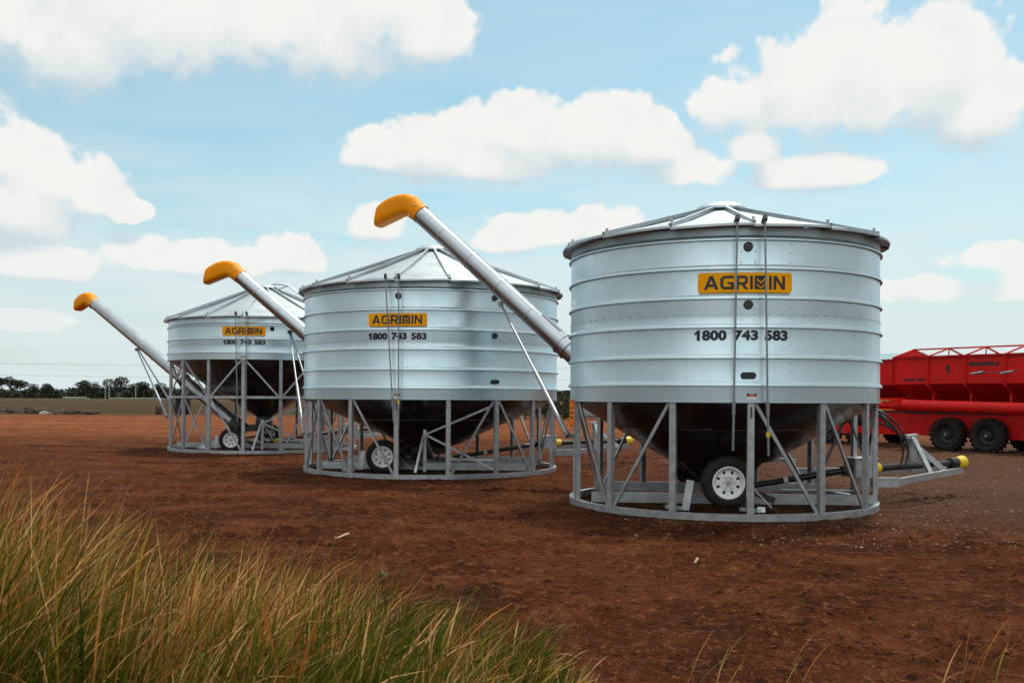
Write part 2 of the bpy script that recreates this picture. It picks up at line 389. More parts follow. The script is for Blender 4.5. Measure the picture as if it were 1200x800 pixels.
def glyphs():                              # squared wide capitals, cap height 1
    out = []
    A = [[(0, 0), (.40, 1), (.64, 1), (1.03, 0), (.80, 0), (.72, .20), (.31, .20), (.23, 0)], [(.38, .38), (.65, .38), (.52, .74)]]
    Gg = [[(.22, 0), (.95, 0), (.95, .54), (.50, .54), (.50, .38), (.74, .38), (.74, .19), (.30, .19), (.21, .27), (.21, .73), (.30, .81), (.93, .81), (.93, 1), (.22, 1), (0, .80), (0, .20)]]
    Rl = [[(0, 0), (0, 1), (.68, 1), (.84, .86), (.84, .50), (.70, .37), (.62, .36), (.88, 0), (.63, 0), (.39, .34), (.21, .34), (.21, 0)], [(.21, .52), (.21, .82), (.58, .82), (.64, .77), (.64, .57), (.58, .52)]]
    I = [[(0, 0), (0, 1), (.20, 1), (.20, 0)]]
    B = [[(0, 0), (0, 1), (.74, 1), (.88, .86), (.88, .62), (.80, .51), (.90, .38), (.90, .14), (.76, 0)],
         [(.16, .84), (.44, .56), (.72, .84), (.72, .70), (.44, .40), (.16, .70)],
         [(.16, .44), (.44, .16), (.72, .44), (.72, .30), (.44, .04), (.16, .30)]]
    Nn = [[(0, 0), (0, 1), (.22, 1), (.64, .34), (.64, 1), (.84, 1), (.84, 0), (.62, 0), (.20, .66), (.20, 0)]]
    x = 0
    for gl, wd in ((A, 1.03), (Gg, .95), (Rl, .86), (I, .20), (B, .90), (I, .20), (Nn, .84)):
        v_, f = poly([[(a + x, b) for a, b in l] for l in gl]); out.append((v_, f)); x += wd + .125
    return out, x - .125
GL, GLW = glyphs()
def logo(parent, R, th0, z, width, height):
    Rp = R + .010; mb = MB(); nx = 28; rr = height * .14; vs = []; 
    # rounded plate, bent to the wall
    for i in range(nx + 1):
        u = -width / 2 + width * i / nx; e = min(u + width / 2, width / 2 - u)
        hh = height / 2 - (rr - math.sqrt(max(0, rr * rr - (rr - min(e, rr)) ** 2)) if e < rr else 0)
        vs += [(u, z - hh, 0), (u, z + hh, 0)]
    # extra columns near the ends give the rounded corners
    cols = sorted(set([-width / 2 + rr * (1 - math.cos(a * PI / 12)) for a in range(7)] + [width / 2 - rr * (1 - math.cos(a * PI / 12)) for a in range(7)] + [-width / 2 + rr + (width - 2 * rr) * i / 20 for i in range(21)]))
    vs = []
    for u in cols:
        e = min(u + width / 2, width / 2 - u)
        hh = height / 2 - (rr - math.sqrt(max(0, rr * rr - (rr - min(e, rr)) ** 2)) if e < rr else 0)
        vs += [(u, z - hh, 0), (u, z + hh, 0), (u, z - hh, -.008), (u, z + hh, -.008)]
    fs = []
    for i in range(len(cols) - 1):
        a = i * 4; b = a + 4; fs += [(a, b, b + 1, a + 1), (a + 2, a + 3, b + 3, b + 2), (a, a + 2, b + 2, b), (a + 1, b + 1, b + 3, a + 3)]
    n = (len(cols) - 1) * 4; fs += [(0, 1, 3, 2), (n, n + 2, n + 3, n + 1)]
    p = mb.add(wrap(vs, Rp, th0), fs).build('brand_panel', 'decal', parent, ang=60)
    h = height * .68; sx = width * .855 / GLW; lb = MB()
    for v_, f in GL: lb.add(wrap([((a - GLW / 2) * sx - width * .008, z - h / 2 + b * h, .0035) for a, b, _ in v_], Rp, th0), f)
    tv, tf = fit_text('R', .018, .022); lb.add(wrap([(a + width * .462, b + z + h * .46, .0035) for a, b, _ in tv], Rp, th0), tf)
    lb.build('lettering', 'black', p, smooth=False)

# ------------------------------------------------------------------ trailer wheel
def wheel(parent, c, dia, axis=-1, wd=.215, yaw=0.):
    """white spoked trailer wheel, outer face towards axis*Y"""
    r = dia / 2; T4 = Matrix.Translation(c) @ Matrix.Rotation(yaw, 4, 'Z') @ Matrix.Rotation(PI / 2 if axis < 0 else -PI / 2, 4, 'X')
    h = wd / 2; mb = MB(); rw = r * .615
    prof = [(rw, -h * .8), (rw * 1.06, -h * .92), (r * .80, -h), (r * .93, -h * .86), (r * .985, -h * .62), (r, -h * .3), (r, h * .3), (r * .985, h * .62), (r * .93, h * .86), (r * .80, h), (rw * 1.06, h * .92), (rw, h * .8)]
    mb.lathe(prof, 56, T4)
    for k in range(44):
        a = 2 * PI * k / 44
        for zz, hh in ((-h * .48, h * .3), (h * .48, h * .3)):
            Rm = (T4.to_3x3() @ Matrix.Rotation(a + (.05 if zz > 0 else 0), 3, 'Z'))
            mb.box(T4 @ Vector((math.cos(a) * r * .992, math.sin(a) * r * .992, zz)), (.018, .024, hh), Rm)
    ty = mb.build('wheel', 'rubber', parent, ang=40)
    rb = MB()
    rb.lathe([(rw, h * .62), (rw * 1.04, h * .86), (rw * .97, h * .88), (rw * .90, h * .74), (rw * .86, h * .40), (rw * .80, h * .34)], 56, T4)
    # disc with eight windows
    ro = rw * .81; ri = rw * .56; zz = h * .36
    for k in range(8):
        a0 = 2 * PI * k / 8; 
        for (aa, bb) in ((a0 - .26, a0 + .26),):
            rb.add([T4 @ Vector((math.cos(t) * q, math.sin(t) * q, zz)) for t, q in ((aa, ri), (bb, ri), (bb + .02, ro), (aa - .02, ro))], [(0, 1, 2, 3)])
        a1 = a0 + PI / 8
        rb.add([T4 @ Vector((math.cos(t) * q, math.sin(t) * q, zz)) for t, q in ((a1 - .135, ro * .97), (a1 + .135, ro * .97), (a1 + .15, ro * 1.03), (a1 - .15, ro * 1.03))], [(0, 1, 2, 3)])
    rb.lathe([(ri * 1.01, zz), (ri * .9, zz + h * .12), (ri * .62, zz + h * .14), (ri * .55, zz + h * .02), (ri * .3, zz + h * .02), (.001, zz + h * .02)], 40, T4)
    rb.build('rim', 'rim', ty, ang=40)
    hb = MB(); hb.lathe([(rw * .95, -h * .5), (rw * .95, h * .2), (.001, h * .2)], 32, T4); hb.build('brake_drum', 'dark', ty)
    nb = MB(); nb.lathe([(rw * .17, zz + .01), (rw * .17, zz + .035), (rw * .12, zz + .05), (.001, zz + .05)], 20, T4)
    for k in range(6):
        a = 2 * PI * k / 6; nb.lathe([(.012, zz), (.012, zz + .03), (.001, zz + .03)], 6, T4 @ Matrix.Translation((math.cos(a) * rw * .36, math.sin(a) * rw * .36, 0)))
    nb.build('wheel_nut', 'bolt', ty)
    return ty

# ------------------------------------------------------------------ the grain bins
def cylp(r, th, z): return Vector((r * math.sin(th), -r * math.cos(th), z))
def curve_pts(p0, p1, sag, n=14):
    p0 = Vector(p0); p1 = Vector(p1)
    return [p0.lerp(p1, i / n) - Vector((0, 0, sag * 4 * (i / n) * (1 - i / n))) for i in range(n + 1)]

def grain_bin(cfg):
    cx, cy = cfg['c']; R = cfg['R']; N = cfg['N']; t0 = cfg['t0']; zb = cfg['zb']; ribs = cfg['ribs']; ze = cfg['eave']; rel = lambda p: Vector((p[0] - cx, p[1] - cy, p[2]))
    root = empty('field_bin', (cx, cy, 0)); tag(root, cfg['label'], 'grain bin', 'galvanised field bins standing in a row')
    dth = 2 * PI / N; pth = lambda k: t0 + k * dth
    # wall: sheet with rolled beads, lap seam and bottom flange
    prof = [(R - .012, zb - .004), (R + .022, zb - .004), (R + .022, zb + .012), (R, zb + .014)]
    feats = sorted([(z, 'b') for z in ribs] + [(z, 's') for z in cfg['seams']])
    off = 0.
    for z, k in feats:
        if k == 'b':
            prof += [(R + off + a, z + b) for a, b in ((.0, -.001), (.033, .000), (.0365, .003), (.036, .010), (.031, .024), (.023, .038), (.013, .050), (.004, .060), (.0, .066))]
        else: prof += [(R + off, z - .001), (R + off - .006, z + .001)]; off -= .006
    prof += [(R + off, ze + .01), (R - .03, ze + .01)]
    wall = MB().lathe(prof, N * 10, None, a0=t0 - PI / 2).build('wall', 'wall', root, ang=50)
    # vertical sheet joints with bolt heads
    vb = MB()
    for k in range(N // 3):
        th = pth(k * 3 + .5)
        for i in range(int((ze - zb) / .12)):
            z = zb + .04 + i * .12
            if min([abs(z - (q + .028)) for q in ribs]) < .04: continue
            p = cylp(R + .003, th, z); vb.box(p, (.011, .010, .011), Matrix.Rotation(th, 3, 'Z'))
    for s_ in cfg['seams']:
        for i in range(N * 6):
            th = t0 + 2 * PI * i / (N * 6) + .02; vb.box(cylp(R + .003, th, s_ + .022), (.013, .01, .013), Matrix.Rotation(th, 3, 'Z'))
    for i in range(N * 3):
        th = t0 + 2 * PI * i / (N * 3) + .06; vb.box(cylp(R + .003, th, zb + .035), (.016, .012, .016), Matrix.Rotation(th, 3, 'Z'))
    tag(vb.build('bolts', 'bolt', wall), kind='stuff')
    # roof: N pans lapping one another, each with an eave drip
    Re, zc, rc = R + .125, cfg['zcap'], cfg['rcap']
    rb = MB(); ns = 8
    for k in range(N):
        vs = []
        for j in range(ns + 1):
            f = j / ns; th = pth(k) + dth * f * 1.012; lift = .020 * f
            dip = -.012 * math.sin(PI * f)
            vs += [cylp(rc * .8, th, zc + .004 + lift * .2), cylp(R * .6 + rc * .4, th, zc + (ze - zc) * ((R * .6 + rc * .4 - rc * .8) / (Re - rc * .8)) + lift * .8 + dip), cylp(Re, th, ze + .022 + lift), cylp(Re + .004, th, ze - .010 + lift), cylp(R - .02, th, ze + .004 + lift)]
        fs = []
        for j in range(ns):
            a = j * 5; b = a + 5
            for q in range(4): fs.append((a + q, b + q, b + q + 1, a + q + 1))
        rb.add(vs, fs)
    roof = rb.build('roof', 'roof', root, ang=20)
    for k in range(N):
        th = pth(k); a = cylp(Re - .01, th, ze + .048); b = cylp(rc * .85, th, zc + .035)
        m_ = MB().bar(a, b, .045, .055); 
        m_.box(a.lerp(b, .03) + Vector((0, 0, .03)), (.03, .03, .07), Matrix.Rotation(th, 3, 'Z'))
        m_.build('roof_rib', 'roof', roof, smooth=False)
    zt = cfg['ztop']
    MB().lathe([(rc * .9, zc - .02), (rc * 1.22, zc + .01), (rc * 1.22, zc + .045), (rc * 1.0, zc + .06 + (zt - zc) * .35), (rc * .55, zc + (zt - zc) * .88), (rc * .2, zt), (.001, zt)], 40).build('filler_cap', 'wall', roof, ang=40)
    # hopper cone
    (r1, z1), (r2, z2) = cfg['cone']
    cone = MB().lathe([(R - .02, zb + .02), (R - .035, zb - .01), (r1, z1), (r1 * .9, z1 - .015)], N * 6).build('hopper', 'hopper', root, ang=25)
    MB().lathe([(r1 * .9, z1 + .03), (r1 * .78, z1 - .05)] + cfg['chute'], 8, None, a0=.4).build('outlet', 'dark', root, smooth=False)
    sm = MB()
    for f in (.42,):
        rr = (R - .03) * (1 - f) + r1 * f; z = (zb) * (1 - f) + z1 * f; sm.lathe([(rr + .012, z - .014), (rr + .022, z + .006), (rr - .01, z + .006)], N * 6)
    sm.build('seam_band', 'hopper', cone)
    # base ring, posts, braces
    MB().lathe([(R - .075, 0.0), (R + .005, 0.0), (R + .005, .092), (R - .075, .092)], N * 8, None, True).build('base_ring', 'post', root, ang=40)
    top = zb - .006
    for k in range(N):
        th = pth(k); Rm = Matrix.Rotation(th, 3, 'Z'); m_ = MB()
        # rolled lipped channel: web outwards, flanges inwards
        m_.box(cylp(R - .020, th, (.094 + top) / 2), (.088, .010, top - .094), Rm)
        for s_ in (-1, 1):
            o_ = Rm @ Vector((s_ * .040, 0, 0)); m_.box(cylp(R - .0505, th, (.094 + top) / 2) + o_, (.008, .050, top - .094), Rm)
            o_ = Rm @ Vector((s_ * .030, 0, 0)); m_.box(cylp(R - .0788, th, (.094 + top) / 2) + o_, (.0278, .006, top - .094), Rm)
        m_.build('post', 'post', root, smooth=False)
    def brace(k1, k2, ztop_, zbot):
        s_ = 1 if k2 > k1 else -1
        a = cylp(R - .052, pth(k1) + s_ * .062 / R, ztop_); b = cylp(R - .052, pth(k2) - s_ * .068 / R, zbot)
        MB().bar(a, b, .045, .028, up=cylp(1, (pth(k1) + pth(k2)) / 2, 0)).build('brace', 'post', root, smooth=False)
    if cfg.get('zmid'):
        zm = cfg['zmid']
        MB().lathe([(R - .018, zm - .035), (R + .022, zm - .035), (R + .022, zm + .035), (R - .018, zm + .035)], N * 8, None, True).build('middle_ring', 'post', root, ang=40)
        for k1, k2 in cfg['upper']: brace(k1, k2, top - .02, zm + .04)
        for k1, k2 in cfg['braces']: brace(k1, k2, zm - .05, .11)
    else:
        for k1, k2 in cfg['braces']: brace(k1, k2, top - .01, .10)
    # skid beams
    for (a, b) in cfg['beams']:
        m_ = MB().bar((*a, .135), (*b, .135), .05, .15)
        m_.build('skid_beam', 'post', root, smooth=False)
    # wheels and axle
    W1, W2 = cfg['wheels']
    for p, ax in ((W1, -1), (W2, cfg.get('w2ax', 1))): wheel(root, p, cfg['wd'], ax, yaw=cfg.get('wyaw', 0))
    a, b = Vector(W1), Vector(W2); MB().bar(a + (b - a) * .03, b - (b - a) * .03, .06, .06).build('axle', 'dark', root, smooth=False)
    for f in (.14, .86):
        p = a.lerp(b, f); MB().bar(p, p + Vector((.75, 0, -p.z + .17)), .05, .09).build('swing_arm', 'dark', root, smooth=False)
    m_ = MB().bar(a + Vector((.30, .16, .0)), a + Vector((.62, .05, -a.z + .12)), .10, .012); m_.build('stay_plate', 'post', root, smooth=False)
    # auger
    A, B = cfg['auger']; A = rel(A); B = rel(B); d = (B - A); Lt = d.length; u = d.normalized(); rt = .178
    tube = MB().tube([A - u * .0, A + u * Lt], rt, 40).build('auger_tube', 'tube', root, ang=40)
    q = .75
    while q < cfg['collar'] - .3:
        MB().tube([A + u * q, A + u * (q + .005), A + u * (q + .017), A + u * (q + .022)], [rt + .001, rt + .006, rt + .006, rt + .001], 40).build('tube_seam', 'bolt', tube, ang=40); q += .82
    col_ = cfg['collar']; MB().tube([A + u * col_, A + u * (col_ + .03), A + u * (col_ + .031), A + u * (col_ + .16), A + u * (col_ + .161), A + u * (col_ + .19)], [rt + .03, rt + .03, rt + .014, rt + .014, rt + .03, rt + .03], 40).build('tube_collar', 'tube', tube, ang=30)
    # inspection hood on the upper side of the tube
    hzn = Vector((-u.x, -u.y, 0)).normalized(); side = Vector((0, 0, 1)).cross(hzn); nrm = u.cross(side).normalized()
    if nrm.z < 0: nrm = -nrm
    c0 = A + u * (col_ - .62) + nrm * (rt - .03); MB().bar(c0, c0 + u * .5, .17, .07, up=nrm).build('inspection_hood', 'tube', tube, bevel=.02)
    # spout: bent hood lofted in the plane of the tube
    Tt = [(-.20, .085), (-.105, .16), (.04, .305), (.20, .36), (.38, .365), (.58, .325), (.74, .255), (.84, .19)]
    Bt = [(.04, -.21), (.135, -.135), (.26, -.055), (.33, -.052), (.40, -.062), (.58, -.125), (.76, -.18), (.93, -.235)]
    Wd = [.192, .194, .198, .20, .205, .21, .21, .205]; n = 48; vs = []
    for (ta, tz), (ba, bz), wdt in zip(Tt, Bt, Wd):
        c_ = Vector(((ta + ba) / 2, 0, (tz + bz) / 2)); hx = Vector(((ta - ba) / 2, 0, (tz - bz) / 2))
        for k in range(n):
            t = 2 * PI * k / n; e = 1. if ta < -.1 else (.8 if ta < .1 else .55); cs = math.copysign(abs(math.cos(t)) ** e, math.cos(t)); sn = math.copysign(abs(math.sin(t)) ** e, math.sin(t))
            p = c_ + hx * cs; vs.append(A + hzn * p.x + Vector((0, 0, p.z)) + side * wdt * sn)
    fs = [(i * n + k, i * n + (k + 1) % n, (i + 1) * n + (k + 1) % n, (i + 1) * n + k) for i in range(len(Tt) - 1) for k in range(n)]
    vi = [Vector(p) for p in vs]; inner = []
    for i in range(len(Tt)):
        cc = sum(vi[i * n:(i + 1) * n], Vector()) / n; inner += [cc + (p - cc) * .955 for p in vi[i * n:(i + 1) * n]]
    o_ = len(vs); fi = [tuple(o_ + q for q in reversed(f)) for f in fs]; L_ = (len(Tt) - 1) * n
    lip = [(L_ + k, L_ + (k + 1) % n, o_ + L_ + (k + 1) % n, o_ + L_ + k) for k in range(n)]
    sp = MB().add(vs + inner, fs + fi + lip).build('spout', 'orange', root, ang=13)
    for (aa, zz) in ((-.03, .10), (.10, -.08)):
        for s_ in (-1, 1): MB().box(A + hzn * aa + Vector((0, 0, zz)) + side * .19 * s_, (.03, .03, .03)).build('spout_bolt', 'bolt', sp)
    # boot under the hopper feeding the auger
    bt = B + Vector((0, 0, 0)); 
    m_ = MB(); dd = cfg['cone'][1]
    mid = Vector((0, 0, max(.32, B.z))); m_.bar(mid, Vector((B.x, B.y, max(B.z, .3))), .24, .20); m_.tube([B - u * .35, B + u * .05], .21, 24)
    m_.build('auger_boot', 'dark', root, smooth=False)
    # props
    for (p, q) in cfg['props']:
        p = rel(p); q = rel(q); L_ = (q - p).length; v_ = (q - p).normalized()
        o = MB().tube([p, p + v_ * L_ * .55, p + v_ * L_ * .551, q], [.022, .022, .033, .033], 12).build('prop_rod', 'rod', root)
        c_ = q + Vector((.09, .0, -.01)); fb = MB().bar(q - v_ * .06, q + v_ * .04, .09, .05); fb.bar(q + Vector((-.03, 0, -.02)), q + Vector((.16, .03, -.01)), .06, .06); fb.build('prop_foot', 'rod', o, smooth=False)
        MB().box(p, (.1, .1, .09)).build('prop_bracket', 'rod', o, smooth=False)
    # drawbar, drive shaft
    D = cfg['draw']; ph = D['phi']; e = Vector((math.cos(ph), math.sin(ph), 0)); l_ = Vector((-e.y, e.x, 0)); tip = e * D['tip'] + l_ * D.get('tlat', 0) + Vector((0, 0, .42))
    s0 = e * D['r0'] - l_ * 1.25 * D.get('spread', 1) + Vector((0, 0, .37)); s1 = e * D['r0'] * .92 + l_ * 1.1 + Vector((0, 0, .37))
    db = MB(); db.bar(s0, tip - l_ * .05, .06, .10); db.bar(s1, tip + l_ * .05, .06, .10); dbo = db.build('drawbar', 'post', root, smooth=False)
    hp = MB(); q = s0.lerp(tip, .52); hp.bar(q + Vector((0, 0, .03)), q + Vector((-.12, .42, .60)), .085, .05, up=l_)
    cpl = q + Vector((-.08, .46, 0)); hp.bar(cpl + Vector((0, 0, .02)), cpl + Vector((-.03, 0, .60)), .15, .05, up=l_)
    hp.bar(cpl + Vector((.05, 0, .62)), q + Vector((-.22, .44, .60)), .06, .10, up=l_)
    hp.bar(cpl + Vector((.10, -.05, .38)), cpl + Vector((.52, .02, .04)), .09, .03, up=l_)
    hp.build('ram_stand', 'post', dbo, smooth=False)
    MB().bar(s0 - e * .34 + l_ * .12, s0 + e * .06, .09, .14).build('pivot_bracket', 'post', dbo, smooth=False)
    gb = e * D['gear'] + l_ * D.get('glat', 0) + Vector((0, 0, .545))
    g_ = MB().box(gb, (.40, .30, .29), Matrix.Rotation(ph, 3, 'Z')).build('gearbox_cover', 'post', root, bevel=.02)
    MB().box(gb + Vector((0, 0, .152)), (.44, .34, .018), Matrix.Rotation(ph, 3, 'Z')).build('lid', 'white' if D.get('white') else 'post', g_, smooth=False)
    st = gb + e * .22 + Vector((0, 0, -.02)); en = tip + e * .02 + Vector((0, 0, .13))
    ds = (en - st); dl = ds.length; du = ds.normalized()
    sh_ = MB().tube([st + du * .05, st + du * .22, st + du * .23, st + du * (dl * .55), st + du * (dl * .56), en - du * .30, en - du * .29, en - du * .12], [.075, .07, .055, .055, .048, .048, .085, .09], 20).build('drive_shaft', 'plastic', root, ang=30)
    for q, ra, rb_ in ((st, .095, .085), (en - du * .10, .09, .115)):
        MB().tube([q, q + du * .012, q + du * .16], [ra * .85, ra, rb_], 22).build('yellow_guard', 'yellow', sh_, ang=25)
    MB().tube([en + du * .04, en + du * .18], [.03, .024], 14).build('shaft_end', 'rod', sh_)
    # inner shaft from gearbox down to the boot
    i0 = gb - e * .20 + Vector((0, 0, -.03)); i1 = Vector((.45, .0, .26)); du = (i1 - i0).normalized()
    iso = MB().tube([i0, i0 + du * .12, i0 + du * .125, i0 + du * (i1 - i0).length * .5, i0 + du * ((i1 - i0).length * .5 + .01), i1], [.08, .08, .052, .052, .045, .045], 18).build('inner_shaft', 'plastic', root, ang=30)
    MB().tube([i0.lerp(i1, .62), i0.lerp(i1, .66)], .056, 18).build('shaft_label', 'white', iso)
    MB().tube([i1 + du * .0, i1 + du * .12], [.07, .08], 18).build('yellow_guard', 'yellow', iso)
    # graphics
    logo(root, R, cfg['logo'][0], cfg['logo'][1], cfg['logo'][2], cfg['logo'][3])
    pw = cfg['phone'][2]; one = poly([[(-.2, .0), (.2, .0), (.2, 1), (-.08, 1), (-.55, .68), (-.38, .50), (-.2, .64)]])
    for txt, c_, w_ in (('800', -.288, .258), ('743', .042, .258), ('583', .366, .252)):
        tv, tf = fit_text(txt, w_ * pw, .138, .034, 1.04); pm = MB()
        pm.add(wrap([(a + c_ * pw, b + cfg['phone'][1], 0) for a, b, _ in tv], R + .004, cfg['phone'][0]), tf)
        if txt == '800': pm.add(wrap([(a * .105 - .455 * pw, (b - .5) * .138 + cfg['phone'][1], 0) for a, b, _ in one[0]], R + .004, cfg['phone'][0]), one[1])
        pm.build('phone_digits', 'black', root, smooth=False)
    # sight glasses and slots
    for (th, z) in cfg['sight']:
        T4 = Matrix.Translation(cylp(R + .0, th, z)) @ Matrix.Rotation(th, 4, 'Z') @ Matrix.Rotation(PI / 2, 4, 'X')
        s_ = MB().lathe([(.062, -.004), (.062, .012), (.052, .016)], 24, T4).build('sight_glass', 'dark', root)
        MB().lathe([(.052, .014), (.001, .014)], 24, T4).build('pane', 'glass', s_)
        for i in range(4):
            a = PI / 4 + i * PI / 2; MB().box(cylp(R + .003, th + math.cos(a) * .13 / R, z - .10 + math.sin(a) * .10 - .03), (.012, .01, .012)).build('screw', 'bolt', s_, smooth=False)
    for (th, z) in cfg['slot']:
        vs = []; n = 28
        for k in range(n):
            a = 2 * PI * k / n; x_ = .044 * math.cos(a) + (.058 if math.cos(a) > 0 else -.058); y_ = .044 * math.sin(a); vs.append((x_, y_ + z))
        m_ = MB().add(wrap([(x_, y_, .010) for x_, y_ in vs] + [(x_, y_, 0) for x_, y_ in vs], R, th), [tuple(range(n))] + [(k, (k + 1) % n, n + (k + 1) % n, n + k) for k in range(n)])
        m_.build('vent_slot', 'glass', root, ang=50)
    # warning sticker and latch on the middle post
    th, z = cfg['sticker']
    s_ = MB().add(wrap([(a * .062, z + b * .018, .006) for a, b in ((-1, -1), (1, -1), (1, 1), (-1, 1))], R, th), [(0, 1, 2, 3)]).build('warning_sticker', 'black', root, smooth=False)
    MB().add(wrap([(a * .036, z + b * .013, .009) for a, b in ((-1, -1), (1, -1), (1, 1), (-1, 1))], R, th), [(0, 1, 2, 3)]).build('orange_stripe', 'warn', s_, smooth=False)
    MB().add(wrap([(a * .062, z - .045 + b * .018, .006) for a, b in ((-1, -1), (1, -1), (1, 1), (-1, 1))], R, th), [(0, 1, 2, 3)]).build('white_strip', 'white', s_, smooth=False)
    k = MB(); pl = cylp(R - .012, pth(0), zb - .13)
    k.tube([pl + Vector((0, 0, .07)), pl + Vector((0, -.03, .06)), pl + Vector((0, -.03, -.06)), pl + Vector((0, 0, -.07))], .008, 8); k.build('grab_handle', 'dark', root)
    # lid-opening rods
    for (tt, zt_, tb, zbt, yel) in cfg['rods']:
        a = cylp(R + .145, tt, zt_); b = cylp(R + .115, tb, zbt); L_ = (b - a)
        f = (a.z - (zb + .02)) / (a.z - b.z)
        o = MB().tube([a, a + L_ * (f - .0), a + L_ * (f + .001), a + L_ * (f + .06), a + L_ * (f + .061), b], [.013, .013, .024, .024, .016, .016], 8).build('lid_rod', 'rod', root)
        MB().bar(a + Vector((0, .10, -.02)), a + Vector((0, -.03, .05)), .05, .07).build('rod_bracket', 'dark', o, smooth=False)
        if yel: c_ = a + L_ * yel; MB().tube([c_, c_ + L_ * .02], .028, 8).build('yellow_band', 'yellow', o)
    # cross frame with stub post
    if cfg.get('stub'):
        sx, sy, k2 = cfg['stub']; P2 = cylp(R - .09, pth(k2), 0); S = Vector((sx, sy, 0))
        m_ = MB(); m_.bar(S + Vector((0, 0, .10)), S + Vector((0, 0, .95)), .09, .06)
        m_.bar(S + Vector((.03, 0, .86)), P2 + Vector((0, 0, 1.46)), .05, .04); m_.bar(S + Vector((.03, 0, .84)), P2 + Vector((0, 0, .16)), .05, .04)
        m_.bar(S + Vector((-.02, -.05, .84)), S + Vector((-.14, -.52, .11)), .05, .04); m_.bar(S.lerp(P2, .35) + Vector((0, 0, .36)), P2 + Vector((0, 0, .36)), .05, .05)
        m_.bar(S + Vector((0, .05, .80)), S + Vector((.12, .75, .30)), .05, .04)
        m_.build('cross_frame', 'post', root, smooth=False)
    # folding foot brackets inside the ring
    for (x_, y_, dx, hh) in cfg['feet']:
        m_ = MB(); m_.bar((x_, y_, .10), (x_ + dx, y_ + .02, hh), .10, .035, up=(0, 1, 0)); m_.bar((x_ - .22, y_ + .22, .12), (x_, y_, .12), .06, .05)
        m_.build('foot_bracket', 'post', root, smooth=False)
    return root

